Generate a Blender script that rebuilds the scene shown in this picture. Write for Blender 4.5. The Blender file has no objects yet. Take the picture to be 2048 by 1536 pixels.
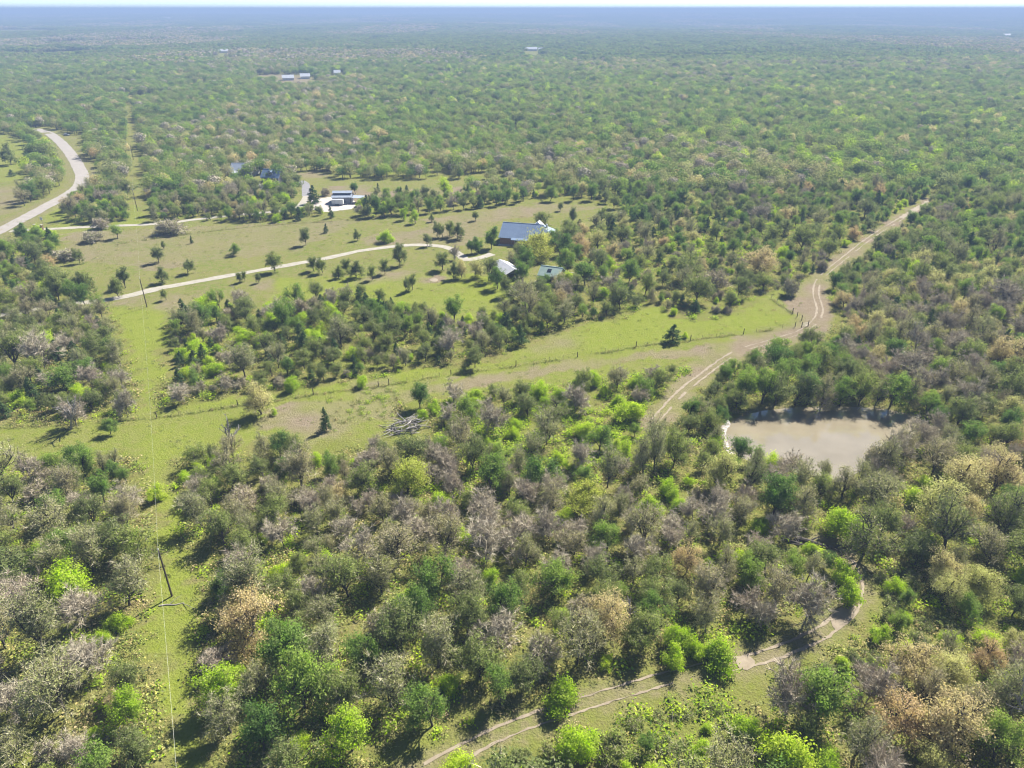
import bpy, math, random
import numpy as np
from mathutils import Vector, Matrix

# ------------------------------------------------------------------ camera, sky, sun, exposure
S = bpy.context.scene
COL = S.collection
FPX, HC = 1422.0, 80.0
PITCH = math.atan(750.0 / FPX)
CP, SP = math.cos(PITCH), math.sin(PITCH)
cam_d = bpy.data.cameras.new('camera')
cam_d.sensor_width = 36.0
cam_d.lens = 36.0 * FPX / 2048.0
cam_d.clip_start, cam_d.clip_end = 0.5, 90000.0
cam = bpy.data.objects.new('camera', cam_d)
COL.objects.link(cam)
cam.location = (0, 0, HC)
cam.rotation_euler = (math.pi / 2 - PITCH, 0, 0)
S.camera = cam

SUN_EL, SUN_AZ = math.radians(45), math.radians(40)     # azimuth measured from +Y towards +X
W = bpy.data.worlds.new('World')
S.world = W
W.use_nodes = True
wn = W.node_tree
wn.nodes.clear()
sky = wn.nodes.new('ShaderNodeTexSky')
sky.sky_type = 'NISHITA'
sky.sun_disc = False
sky.sun_elevation = SUN_EL
sky.sun_rotation = SUN_AZ
sky.air_density = 0.5
sky.dust_density = 0.0
sky.ozone_density = 1.5
bg = wn.nodes.new('ShaderNodeBackground')
bg.inputs[1].default_value = 0.066
wo = wn.nodes.new('ShaderNodeOutputWorld')
wn.links.new(sky.outputs[0], bg.inputs[0])
wn.links.new(bg.outputs[0], wo.inputs[0])

sl = bpy.data.lights.new('sun', 'SUN')
sl.energy = 5.0
sl.angle = math.radians(0.53)
sl.color = (1.0, 0.955, 0.88)
so = bpy.data.objects.new('sun', sl)
COL.objects.link(so)
sv = Vector((math.sin(SUN_AZ) * math.cos(SUN_EL), math.cos(SUN_AZ) * math.cos(SUN_EL), math.sin(SUN_EL)))
so.rotation_euler = sv.to_track_quat('Z', 'Y').to_euler()
so.location = (0, 0, 200)

S.view_settings.view_transform = 'Standard'
S.view_settings.look = 'None'
S.view_settings.gamma = 1.0
S.view_settings.use_curve_mapping = False
S.view_settings.exposure = 1.55
S.cycles.use_denoising = True
S.cycles.max_bounces = 5
S.cycles.diffuse_bounces = 2
S.cycles.glossy_bounces = 2
S.cycles.transmission_bounces = 3
S.cycles.transparent_max_bounces = 6
S.cycles.volume_bounces = 0
S.cycles.use_adaptive_sampling = True
S.cycles.adaptive_threshold = 0.015
S.cycles.filter_width = 1.15

R = random.Random(7)
rng = np.random.default_rng(11)

# ------------------------------------------------------------------ helpers
def G(px, py, z=0.0):
    """photo point (2048 x 1536) to the point of the plane at height z"""
    dx, dy = px - 1024.0, py - 768.0
    Y = FPX * CP - dy * SP
    Z = -FPX * SP - dy * CP
    t = (HC - z) / -Z
    return np.array([dx * t, Y * t])

def GP(pts):
    return np.array([G(*p) for p in pts])

def proj(x, y, z=0.0):
    d = y * CP + (HC - z) * SP
    u = y * SP - (HC - z) * CP
    return 1024 + FPX * x / d, 768 - FPX * u / d, d

def inpoly(poly, x, y):
    ins = np.zeros(np.shape(x), bool)
    n = len(poly)
    j = n - 1
    for i in range(n):
        xi, yi = poly[i]
        xj, yj = poly[j]
        if yi != yj:
            c = ((yi > y) != (yj > y)) & (x < (xj - xi) * (y - yi) / (yj - yi) + xi)
            ins ^= c
        j = i
    return ins

def dline(line, x, y, closed=False):
    x, y = np.asarray(x, float), np.asarray(y, float)
    d = np.full(np.shape(x), 1e9)
    m = len(line)
    lo, hi = line.min(0) - 15, line.max(0) + 15
    sel = (x > lo[0]) & (x < hi[0]) & (y > lo[1]) & (y < hi[1])
    if sel.sum() < .7 * sel.size and sel.size > 100:
        if sel.any(): d[sel] = dline(line, x[sel], y[sel], closed)
        return d
    for i in range(m if closed else m - 1):
        a, b = line[i], line[(i + 1) % m]
        ab = b - a
        t = np.clip(((x - a[0]) * ab[0] + (y - a[1]) * ab[1]) / max(ab @ ab, 1e-9), 0, 1)
        d = np.minimum(d, np.hypot(x - a[0] - t * ab[0], y - a[1] - t * ab[1]))
    return d

def vnoise(x, y, s, seed=0):
    """smooth value noise 0..1"""
    x = np.asarray(x, float) / s + seed * 17.31
    y = np.asarray(y, float) / s + seed * 9.77
    xi, yi = np.floor(x), np.floor(y)
    fx, fy = x - xi, y - yi
    fx, fy = fx * fx * (3 - 2 * fx), fy * fy * (3 - 2 * fy)
    def h(a, b):
        v = np.sin(a * 127.1 + b * 311.7 + seed * 74.7) * 43758.5453
        return v - np.floor(v)
    return (h(xi, yi) * (1 - fx) + h(xi + 1, yi) * fx) * (1 - fy) + (h(xi, yi + 1) * (1 - fx) + h(xi + 1, yi + 1) * fx) * fy

def spline(line, step=1.5):
    """catmull-rom through the points, resampled"""
    pts = [2 * line[0] - line[1]] + list(line) + [2 * line[-1] - line[-2]]
    out = []
    for i in range(1, len(pts) - 2):
        p0, p1, p2, p3 = pts[i - 1], pts[i], pts[i + 1], pts[i + 2]
        n = max(2, int(np.linalg.norm(p2 - p1) / step))
        for k in range(n):
            t = k / n
            out.append(0.5 * ((2 * p1) + (p2 - p0) * t + (2 * p0 - 5 * p1 + 4 * p2 - p3) * t * t + (3 * p1 - p0 - 3 * p2 + p3) * t ** 3))
    out.append(line[-1])
    return np.array(out)

def mesh_from(name, V, faces, mats=None, midx=None, smooth=False):
    me = bpy.data.meshes.new(name)
    if isinstance(faces, np.ndarray):
        faces = faces.tolist()
    me.from_pydata(np.asarray(V, float).tolist(), [], faces)
    for m in mats or []:
        me.materials.append(m)
    if midx is not None:
        me.polygons.foreach_set('material_index', np.asarray(midx, np.int32))
    if smooth:
        me.polygons.foreach_set('use_smooth', np.ones(len(me.polygons), bool))
    me.update()
    return me

def link(name, me, parent=None, loc=(0, 0, 0), rz=0.0, scale=None):
    o = bpy.data.objects.new(name, me)
    COL.objects.link(o)
    o.parent = parent
    o.location = loc
    o.rotation_euler = (0, 0, rz)
    if scale is not None:
        o.scale = scale
    return o

def tag(o, label=None, cat=None, group=None, kind=None):
    if label: o['label'] = label
    if cat: o['category'] = cat
    if group: o['group'] = group
    if kind: o['kind'] = kind
    return o

class MB:
    """collects boxes, prisms and tubes for one mesh"""
    def __init__(s): s.V, s.F = [], []
    def add(s, V, F):
        n = len(s.V)
        s.V += [tuple(v) for v in V]
        s.F += [tuple(i + n for i in f) for f in F]
        return s
    def box(s, x0, y0, z0, x1, y1, z1):
        return s.add([(x0, y0, z0), (x1, y0, z0), (x1, y1, z0), (x0, y1, z0), (x0, y0, z1), (x1, y0, z1), (x1, y1, z1), (x0, y1, z1)],
                     [(3, 2, 1, 0), (4, 5, 6, 7), (0, 1, 5, 4), (1, 2, 6, 5), (2, 3, 7, 6), (3, 0, 4, 7)])
    def hexa(s, lo, hi):
        return s.add(list(lo) + list(hi), [(3, 2, 1, 0), (4, 5, 6, 7), (0, 1, 5, 4), (1, 2, 6, 5), (2, 3, 7, 6), (3, 0, 4, 7)])
    def slab(s, quad, t):
        """a sheet of thickness t below the four given corners"""
        return s.hexa([(q[0], q[1], q[2] - t) for q in quad], quad)
    def tube(s, pts, rads, n=6, cap=True):
        V, F = [], []
        for i, p in enumerate(pts):
            p = Vector(p)
            a = Vector(pts[min(i + 1, len(pts) - 1)]) - Vector(pts[max(i - 1, 0)])
            a = a.normalized() if a.length > 1e-9 else Vector((0, 0, 1))
            u = a.cross(Vector((0.31, 0.87, 0.23))).normalized()
            w = a.cross(u)
            for k in range(n):
                th = 2 * math.pi * k / n
                V.append(p + (u * math.cos(th) + w * math.sin(th)) * rads[i])
        for i in range(len(pts) - 1):
            for k in range(n):
                F.append((i * n + k, i * n + (k + 1) % n, (i + 1) * n + (k + 1) % n, (i + 1) * n + k))
        if cap:
            F.append(tuple(range(n - 1, -1, -1)))
            F.append(tuple((len(pts) - 1) * n + k for k in range(n)))
        return s.add(V, F)
    def build(s, name, mat, parent=None, loc=(0, 0, 0), rz=0.0):
        return link(name, mesh_from(name, s.V, s.F, [mat]), parent, loc, rz)

def empty(name, loc, rz=0.0):
    o = link(name, None, None, loc, rz)
    o.empty_display_size = 0.5
    return o

# ------------------------------------------------------------------ materials
def newmat(name):
    m = bpy.data.materials.new(name)
    m.use_nodes = True
    nt = m.node_tree
    nt.nodes.clear()
    out = nt.nodes.new('ShaderNodeOutputMaterial')
    return m, nt, out

def N(nt, typ, **kw):
    n = nt.nodes.new(typ)
    for k, v in kw.items():
        setattr(n, k, v)
    return n

def mixc(nt, fac, a, b, mode='MIX'):
    n = N(nt, 'ShaderNodeMix', data_type='RGBA', blend_type=mode)
    for sock, v in ((n.inputs[0], fac), (n.inputs[6], a), (n.inputs[7], b)):
        if isinstance(v, bpy.types.NodeSocket):
            nt.links.new(v, sock)
        elif isinstance(v, (int, float)):
            sock.default_value = v
        else:
            sock.default_value = (*v, 1.0)
    return n.outputs[2]

def noise(nt, scale, detail=3.0, coord=None, rough=0.55):
    n = N(nt, 'ShaderNodeTexNoise')
    n.inputs['Scale'].default_value = scale
    n.inputs['Detail'].default_value = detail
    n.inputs['Roughness'].default_value = rough
    if coord is not None:
        nt.links.new(coord, n.inputs['Vector'])
    return n.outputs['Fac']

def rampf(nt, v, a, b, lo=0.0, hi=1.0):
    n = N(nt, 'ShaderNodeMapRange')
    n.inputs[1].default_value, n.inputs[2].default_value = a, b
    n.inputs[3].default_value, n.inputs[4].default_value = lo, hi
    nt.links.new(v, n.inputs[0])
    return n.outputs[0]

def position(nt):
    return N(nt, 'ShaderNodeNewGeometry').outputs['Position']

LEAF_GAIN = 1.55
def leaf_mat(name, cols, transl=0.42, val=(0.8, 1.2)):
    """cols: three colours an individual can lie between"""
    cols = [tuple(v * LEAF_GAIN for v in c) for c in cols]
    m, nt, out = newmat(name)
    oi = N(nt, 'ShaderNodeObjectInfo')
    geo = N(nt, 'ShaderNodeNewGeometry')
    rp = N(nt, 'ShaderNodeValToRGB')
    el = rp.color_ramp.elements
    el[0].color, el[1].color = (*cols[0], 1), (*cols[2], 1)
    e = el.new(0.5)
    e.color = (*cols[1], 1)
    nt.links.new(oi.outputs['Random'], rp.inputs[0])
    hsv = N(nt, 'ShaderNodeHueSaturation')
    nt.links.new(rp.outputs[0], hsv.inputs['Color'])
    nt.links.new(rampf(nt, geo.outputs['Random Per Island'], 0, 1, *val), hsv.inputs['Value'])
    tc = N(nt, 'ShaderNodeTexCoord')
    nz = noise(nt, 0.9, 2.0, tc.outputs['Object'])
    nt.links.new(rampf(nt, nz, 0.3, 0.7, 0.485, 0.515), hsv.inputs['Hue'])
    nt.links.new(rampf(nt, nz, 0.3, 0.7, 0.85, 1.1), hsv.inputs['Saturation'])
    d = N(nt, 'ShaderNodeBsdfDiffuse')
    t = N(nt, 'ShaderNodeBsdfTranslucent')
    mx = N(nt, 'ShaderNodeMixShader')
    mx.inputs[0].default_value = transl
    nt.links.new(hsv.outputs[0], d.inputs[0])
    nt.links.new(hsv.outputs[0], t.inputs[0])
    nt.links.new(d.outputs[0], mx.inputs[1])
    nt.links.new(t.outputs[0], mx.inputs[2])
    nt.links.new(mx.outputs[0], out.inputs[0])
    return m

def plain_mat(name, a, b, scale=2.0, rough=0.85, bump=0.0, spec=0.3, metal=0.0, objvar=False):
    m, nt, out = newmat(name)
    bs = N(nt, 'ShaderNodeBsdfPrincipled')
    pos = position(nt)
    nz = noise(nt, scale, 4.0, pos)
    c = mixc(nt, rampf(nt, nz, 0.3, 0.7), a, b)
    if objvar:
        oi = N(nt, 'ShaderNodeObjectInfo')
        hs = N(nt, 'ShaderNodeHueSaturation')
        nt.links.new(c, hs.inputs['Color'])
        nt.links.new(rampf(nt, oi.outputs['Random'], 0, 1, 0.65, 1.35), hs.inputs['Value'])
        c = hs.outputs[0]
    nt.links.new(c, bs.inputs['Base Color'])
    bs.inputs['Roughness'].default_value = rough
    bs.inputs['Metallic'].default_value = metal
    bs.inputs['Specular IOR Level'].default_value = spec
    if bump:
        bp = N(nt, 'ShaderNodeBump')
        bp.inputs['Strength'].default_value = bump
        bp.inputs['Distance'].default_value = 0.1
        nt.links.new(noise(nt, scale * 4, 4.0, pos), bp.inputs['Height'])
        nt.links.new(bp.outputs[0], bs.inputs['Normal'])
    nt.links.new(bs.outputs[0], out.inputs[0])
    return m

M = {}
M['olive'] = leaf_mat('leaf_olive', [(.118, .143, .05), (.152, .18, .052), (.18, .215, .05)], .52)
M['green'] = leaf_mat('leaf_green', [(.088, .147, .034), (.132, .197, .038), (.182, .245, .042)], .54)
M['lime'] = leaf_mat('leaf_lime', [(.22, .31, .024), (.27, .365, .024), (.32, .395, .03)], .56)
M['half'] = leaf_mat('leaf_half', [(.185, .20, .078), (.215, .22, .086), (.235, .215, .105)], .5)
M['tan'] = leaf_mat('leaf_tan', [(.34, .285, .13), (.39, .33, .155), (.37, .275, .13)], .45)
M['cream'] = leaf_mat('leaf_cream', [(.31, .315, .10), (.35, .34, .13), (.38, .335, .15)], .5)
M['gold'] = leaf_mat('leaf_gold', [(.27, .30, .05), (.30, .32, .06), (.33, .32, .08)], .52)
M['cedar'] = leaf_mat('leaf_cedar', [(.055, .09, .03), (.07, .115, .036), (.09, .125, .045)], .28)
M['twig'] = leaf_mat('twig_bare', [(.305, .27, .20), (.34, .30, .22), (.315, .265, .20)], .0, (.6, 1.2))
M['twig_warm'] = leaf_mat('twig_warm', [(.30, .28, .175), (.33, .305, .19), (.305, .265, .18)], .0, (.6, 1.2))
M['bark'] = plain_mat('bark_dark', (.045, .038, .032), (.09, .078, .066), 3.0, .95, objvar=True)
M['bark_pale'] = plain_mat('bark_pale', (.12, .105, .085), (.19, .168, .14), 3.0, .95, objvar=True)
M['deadwood'] = plain_mat('deadwood', (.22, .20, .185), (.34, .315, .29), 4.0, .9, objvar=True)
M['litter_leaf'] = leaf_mat('leaf_litter', [(.24, .22, .06), (.26, .20, .10), (.19, .24, .04)], .2)

# ------------------------------------------------------------------ plan of the place (photo points dropped on the ground)
POND = GP([(1455, 846), (1450, 868), (1462, 893), (1492, 912), (1530, 926), (1580, 938), (1630, 945), (1678, 960), (1712, 942), (1750, 912), (1795, 880), (1835, 862), (1850, 845),
           (1812, 822), (1745, 812), (1665, 809), (1580, 811), (1500, 822)])
POND = spline(np.vstack([POND, POND[:1]]), 1.5)[:-1]
ROAD = spline(GP([(-120, 525), (-60, 493), (0, 461), (60, 430), (110, 403), (145, 384), (161, 368), (164, 350), (152, 325), (135, 300), (117, 281), (98, 267), (70, 258)]), 3)
DRIVE_A = spline(GP([(20, 462), (80, 459), (150, 455), (230, 452), (310, 448), (400, 438), (470, 430), (540, 424), (590, 417), (610, 400), (612, 380), (610, 368), (600, 362)]), 2)
DRIVE_B = spline(GP([(-60, 640), (40, 624), (110, 612), (180, 604), (240, 595), (320, 577), (400, 562), (500, 544), (600, 526), (660, 515), (720, 502), (780, 494), (840, 490), (890, 494), (915, 506), (932, 519), (958, 516), (985, 508)]), 2)
TRACK = spline(GP([(1310, 842), (1345, 802), (1380, 770), (1430, 732), (1475, 704), (1530, 686), (1590, 668), (1625, 648), (1640, 622), (1633, 595), (1634, 570), (1650, 548), (1690, 515), (1740, 476), (1800, 438), (1850, 408), (1880, 390)]), 2)
TRAIL = spline(GP([(640, 1680), (760, 1590), (880, 1527), (965, 1482), (1080, 1436), (1220, 1390), (1350, 1352), (1480, 1326), (1560, 1302), (1640, 1267), (1695, 1222), (1712, 1185), (1705, 1140), (1680, 1105), (1650, 1080)]), 2)
FENCE = GP([(-90, 862), (120, 850), (240, 841), (314, 836), (476, 812), (627, 790), (757, 773), (902, 750), (1032, 733), (1155, 714), (1272, 695), (1381, 681), (1487, 668), (1590, 654)])
FENCE_N = GP([(1603, 641), (1594, 634), (1585, 627), (1563, 612), (1530, 590), (1500, 575)])
FENCE_F = GP([(235, 488), (390, 467), (560, 449), (700, 441), (762, 434), (870, 428)])

CLEAR = [GP(p) for p in (
    [(330, 1900), (325, 1536), (316, 1300), (305, 1200), (299, 1100), (294, 1000), (292, 900), (288, 850), (280, 790), (266, 720), (246, 660), (222, 622), (345, 600), (335, 650), (328, 700), (322, 780), (318, 815), (345, 850), (350, 900), (350, 1000), (362, 1080), (404, 1180), (402, 1260), (384, 1330), (390, 1430), (425, 1536), (470, 1900)],
    [(-120, 852), (60, 850), (160, 846), (270, 833), (300, 815), (336, 812), (437, 797), (587, 779), (714, 768), (754, 757), (837, 735), (885, 740), (947, 735), (1004, 713), (1040, 690), (1079, 682), (1110, 664), (1150, 648), (1248, 640), (1285, 614), (1320, 612), (1345, 640), (1440, 640), (1490, 608), (1530, 587), (1600, 565),
     (1640, 540), (1690, 500), (1740, 465), (1800, 425), (1868, 386), (1890, 390), (1835, 430), (1765, 490), (1715, 527), (1675, 556), (1655, 580), (1660, 600), (1675, 640), (1662, 672), (1640, 692), (1560, 695), (1500, 715), (1450, 740), (1400, 780), (1350, 835), (1318, 846), (1298, 834), (1335, 790), (1380, 750), (1400, 735),
     (1330, 742), (1200, 756), (1100, 772), (960, 785), (870, 803), (792, 806), (792, 840), (850, 848), (875, 872), (760, 886), (690, 888), (600, 888), (520, 872), (430, 898), (352, 925), (285, 916), (180, 915), (60, 925), (-120, 948)],
    [(100, 540), (112, 500), (125, 470), (250, 456), (300, 446), (420, 441), (560, 443), (600, 433), (700, 428), (740, 437), (800, 432), (870, 426), (960, 416), (1060, 404), (1150, 402), (1210, 410), (1250, 425), (1240, 447), (1190, 452), (1120, 468), (1100, 490), (1130, 520), (1140, 560), (1040, 585), (1030, 600), (1000, 640), (960, 640),
     (900, 640), (850, 628), (800, 614), (760, 602), (700, 594), (600, 600), (570, 617), (520, 627), (470, 612), (400, 617), (360, 627), (340, 640), (225, 622), (180, 607), (140, 590), (110, 570)],
    [(20, 472), (110, 424), (172, 383), (180, 360), (168, 320), (146, 285), (136, 268), (170, 272), (170, 292), (182, 320), (200, 350), (192, 380), (160, 396), (132, 420), (138, 440), (180, 452), (250, 440), (300, 452), (90, 475)],
    [(-200, 270), (20, 268), (58, 290), (60, 325), (45, 345), (72, 365), (50, 392), (42, 420), (0, 446), (-200, 500)],
    [(252, 455), (256, 400), (256, 340), (251, 260), (249, 210), (270, 210), (277, 260), (284, 330), (302, 400), (312, 450)],
    [(590, 348), (640, 342), (680, 358), (800, 363), (930, 357), (945, 388), (900, 394), (760, 394), (722, 408), (700, 424), (620, 424), (560, 428), (470, 432), (455, 424), (560, 410), (588, 395), (606, 372)],
    [(503, 152), (625, 151), (622, 163), (520, 168)],
    [(90, 88), (350, 84), (350, 88), (90, 95)],
    [(-200, 66), (110, 64), (110, 71), (-200, 78)],
    [(820, 150), (900, 146), (905, 150), (825, 155)],
    [(1330, 116), (1440, 118), (1430, 124), (1330, 120)],
    [(248, 196), (345, 186), (345, 192), (262, 206)],
    [(1690, 1130), (1640, 1095), (1590, 1110), (1580, 1090), (1640, 1058), (1700, 1085)],
)]
POND_OUT = None
SPARSE = [(GP(p), k) for p, k in (
    ([(1120, 470), (1200, 440), (1400, 440), (1600, 440), (1780, 400), (1860, 380), (1700, 500), (1640, 545), (1560, 590), (1490, 608), (1440, 640), (1345, 640), (1290, 612), (1240, 640), (1150, 640), (1140, 560)], 1.45),
    ([(900, 380), (1200, 380), (1300, 420), (1200, 445), (1000, 400), (900, 425), (740, 430), (740, 400)], 1.5),
    ([(955, 1500), (1480, 1338), (1560, 1380), (1500, 1460), (1400, 1540), (1300, 1640), (900, 1640)], 1.25),
    ([(860, 800), (1000, 770), (1430, 735), (1330, 850), (1440, 890), (1520, 970), (1560, 1000), (1300, 1010), (1050, 960), (900, 880)], 1.3),
    ([(1580, 1130), (1740, 1180), (1790, 1050), (1700, 1030), (1580, 1060)], 1.4),
    ([(340, 640), (560, 600), (760, 600), (1020, 640), (1040, 690), (900, 740), (600, 780), (340, 812)], 1.12),
    ([(-100, 480), (100, 480), (110, 570), (225, 622), (-100, 680)], 1.25),
)]
BARE_Z = GP([(640, 960), (760, 930), (880, 900), (1000, 930), (1120, 1000), (1300, 1010), (1450, 1010), (1640, 1000), (1600, 1140), (1420, 1170), (1290, 1160), (1150, 1150), (980, 1170), (800, 1190), (660, 1080)])
BARE_R = GP([(1650, 620), (1760, 560), (2150, 560), (2150, 830), (1850, 800), (1680, 740)])
LIME_Z = GP([(860, 800), (1000, 760), (1430, 730), (1330, 850), (1250, 930), (950, 960)])
LIME_B = GP([(880, 1536), (955, 1480), (1220, 1375), (1480, 1325), (1700, 1215), (1720, 1230), (1520, 1360), (1480, 1440), (1300, 1640), (800, 1640)])
POND_N = GP([(1380, 730), (1500, 720), (1640, 690), (1900, 790), (1870, 835), (1600, 812), (1440, 840)])
RIGHT_B = GP([(1640, 900), (1780, 870), (2200, 800), (2200, 1640), (1500, 1640), (1560, 1400), (1760, 1250)])
LEFT_T = GP([(-150, 620), (225, 622), (285, 800), (270, 833), (-150, 852)])

FAR_BARNS = [  # px, py, width px, deep m, high m, roof, label
    (446, 110, 22, 12, 6.5, 'white', 'bright white-roofed shed far off beside a small paler shed'),
    (540, 109, 8, 8, 6, 'pale', 'tiny pale shed far off beside the bright white-roofed shed'),
    (1062, 106, 24, 14, 7, 'pale', 'long white-roofed farm building standing far off in the middle of the woods'),
    (1082, 106, 10, 10, 6, 'pale', 'short white outbuilding beside the long far farm building'),
    (577, 162, 22, 12, 6, 'pale', 'white-roofed house at the edge of the tan clearing'),
    (611, 159, 18, 12, 6, 'pale', 'low white shed at the far end of the tan clearing'),
    (675, 152, 12, 10, 6, 'pale', 'pale roof among trees beyond the tan clearing'),
    (2014, 70, 13, 14, 9, 'white', 'white farm building near the horizon at the right edge'),
    (1042, 36, 9, 30, 16, 'white', 'distant white shed just under the middle of the horizon'),
    (336, 44, 13, 30, 15, 'white', 'long pale shed far off under the horizon, left of centre'),
    (617, 56, 6, 16, 10, 'pale', 'small pale building far off on the wooded plain'),
]
def terrain(x, y):
    d = np.hypot(x, y)
    k = np.clip((d - 900) / 2500, 0, 1)
    z = k * ((vnoise(x, y, 900, 1) - .5) * 16 + (vnoise(x, y, 2600, 2) - .5) * 26)
    z = z * np.clip(1.4 - d / 14000, 0.25, 1) + np.clip((d - 5000) / 5000, 0, 1) * vnoise(x, y, 4200, 3) * 34
    return z

_pc = POND.mean(0)
def pond_sd(x, y):
    """signed distance to the shore, negative inside"""
    x, y = np.asarray(x, float), np.asarray(y, float)
    sd = np.full(x.shape, 99.0)
    near = np.hypot(x - _pc[0], y - _pc[1]) < 60
    if near.any():
        d = dline(POND, x[near], y[near], True)
        ins = inpoly(POND, x[near], y[near])
        sd[near] = np.where(ins, -d, d)
    return sd

def ground_z(x, y):
    sd = pond_sd(x, y)
    dip = np.where(sd < 3.0, -np.clip((3.0 - sd) / 4.0, 0, 1.6) * 0.85, 0.0)
    return terrain(x, y) + dip

barn_clear = []
for (px, py, wpx, dp, hh, rf, lb) in FAR_BARNS:
    c = G(px, py)
    u = c / np.linalg.norm(c)
    barn_clear.append((c, u, wpx / FPX * np.linalg.norm([c[0], c[1]]) * .55 + 6, 110 if c[1] < 1200 else 260))

def is_clear(x, y):
    x, y = np.asarray(x, float), np.asarray(y, float)
    c = np.zeros(x.shape, bool)
    for p in CLEAR:
        c |= inpoly(p, x, y)
    c |= pond_sd(x, y) < 1.2
    c |= dline(ROAD[::2], x, y) < 9
    c |= dline(DRIVE_A[::3], x, y) < 4
    c |= dline(TRAIL[::2], x, y) < 2.9
    c |= dline(TRACK[::3], x, y) < 3.6
    for cc, u, hw, L in barn_clear:
        a = (x - cc[0]) * u[0] + (y - cc[1]) * u[1]
        b = np.abs(-(x - cc[0]) * u[1] + (y - cc[1]) * u[0])
        c |= (b < hw) & (a > -L) & (a < 16)
    return c

# ------------------------------------------------------------------ ground
def ground():
    def axis(lo, hi, st, far_lo, far_hi):
        a = list(np.arange(lo, hi + .01, st))
        s, v = st, hi
        while v < far_hi:
            s *= 1.09
            v += s
            a.append(v)
        s, v, b = st, lo, []
        while v > far_lo:
            s *= 1.12
            v -= s
            b.append(v)
        return np.array(b[::-1] + a)
    xs = axis(-250, 250, 1.4, -42000, 42000)
    ys = axis(36, 420, 1.4, -6000, 60000)
    X, Y = np.meshgrid(xs, ys)
    x, y = X.ravel(), Y.ravel()
    z = ground_z(x, y)
    near = (np.hypot(x, y) < 700)
    z = z + np.where(near, (vnoise(x, y, 3.1, 5) - .5) * .12 + (vnoise(x, y, 9, 6) - .5) * .2, 0) * (pond_sd(x, y) > 0)
    nx, ny = len(xs), len(ys)
    i = np.arange(nx * ny).reshape(ny, nx)
    F = np.stack([i[:-1, :-1], i[:-1, 1:], i[1:, 1:], i[1:, :-1]], -1).reshape(-1, 4)
    # what covers the soil: r bare dirt, g mown green, b woodland litter
    wob = lambda s, sd, a: (vnoise(x, y, s, sd) - .5) * a
    xj, yj = x + wob(5, 21, 5) + wob(1.7, 22, 2), y + wob(5, 23, 5) + wob(1.7, 24, 2)
    clear = is_clear(xj, yj).astype(float)
    far = np.hypot(x, y) > 420
    lush = np.zeros(len(x))
    for poly, v in ((CLEAR[1], .6), (CLEAR[0], .9), (GP([(320, 800), (560, 770), (900, 728), (1079, 682), (1300, 612), (1500, 590), (1590, 645), (1300, 688), (900, 745), (320, 832)]), 1.0),
                    (GP([(560, 560), (900, 545), (1060, 560), (1030, 650), (850, 640), (700, 600), (540, 610)]), .9),
                    (GP([(-150, 260), (70, 270), (70, 360), (-150, 370)]), .6), (GP([(100, 390), (250, 390), (300, 450), (90, 475)]), .7)):
        lush = np.maximum(lush, inpoly(poly, xj, yj) * v)
    lush = np.clip(lush * (.25 + .8 * vnoise(x, y, 14, 31) + .55 * vnoise(x, y, 4, 32)), 0, 1)
    dirt = np.zeros(len(x))
    for poly, v in ((GP([(560, 815), (900, 760), (1200, 716), (1400, 690), (1590, 660), (1640, 640), (1660, 650), (1610, 680), (1480, 712), (1420, 725), (1380, 708), (1200, 735), (1000, 765), (850, 795), (800, 830), (700, 860), (580, 870), (500, 850)]), .6),
                    (GP([(1560, 605), (1610, 580), (1640, 560), (1650, 600), (1660, 650), (1640, 680), (1600, 680), (1612, 645), (1590, 625)]), .9),
                    (GP([(730, 385), (930, 372), (940, 388), (760, 400)]), .8), (GP([(650, 372), (740, 370), (740, 420), (640, 400)]), .7), (GP([(590, 345), (680, 342), (690, 352), (600, 358)]), .6),
                    (GP([(830, 440), (1100, 405), (1210, 415), (1010, 440), (930, 470)]), .55), (GP([(-150, 380), (40, 372), (45, 420), (-150, 470)]), .5),
                    (GP([(700, 478), (880, 450), (1000, 430), (980, 450), (940, 490), (880, 488), (760, 492)]), .5), (GP([(130, 465), (560, 446), (720, 440), (600, 500), (300, 540), (140, 520)]), .4),
                    (GP([(505, 150), (625, 150), (625, 168), (505, 170)]), .8), (GP([(90, 86), (350, 82), (350, 90), (90, 97)]), .5)):
        dirt = np.maximum(dirt, inpoly(poly, xj, yj) * v)
    for px, py, r, v in ((870, 560, 3, 1), (745, 560, 4, .7), (545, 640, 3, .6), (525, 570, 4, .6), (350, 605, 5, .5), (262, 602, 3, .8), (740, 785, 5, .5), (1105, 685, 6, .5), (1120, 840, 5, .8), (1700, 1090, 6, .6), (1310, 870, 4, .6), (790, 550, 5, .6), (530, 500, 5, .5), (400, 590, 3, .5), (640, 850, 6, .7)):
        c = G(px, py)
        dirt = np.maximum(dirt, v * np.clip(1.6 - np.hypot(xj - c[0], yj - c[1]) / r, 0, 1))
    dirt = np.maximum(dirt, np.clip(1.5 - dline(TRACK[::3], x, y) / 4.5, 0, 1) * .85)
    dirt = np.maximum(dirt, np.clip(1.3 - dline(TRAIL[::2], x, y) / 2.6, 0, 1) * .45)
    dirt = np.maximum(dirt, np.clip(1.25 - np.abs(dline(ROAD[::2], x, y) - 5) / 3, 0, 1) * .4)
    sd = pond_sd(x, y)
    dirt = np.maximum(dirt, np.clip(1.2 - np.abs(sd) / 1.6, 0, 1) * np.where(x < 60, 1, .35))
    dirt = np.clip(dirt * (.35 + 1.1 * vnoise(x, y, 6, 41)) * (.6 + .7 * vnoise(x, y, 22, 42)) * 1.15, 0, 1)
    wood = (1 - clear)
    cols = np.stack([dirt, lush, wood, np.ones(len(x))], -1)
    m, nt, out = newmat('ground_soil_and_grass')
    at = N(nt, 'ShaderNodeVertexColor', layer_name='cover')
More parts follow.
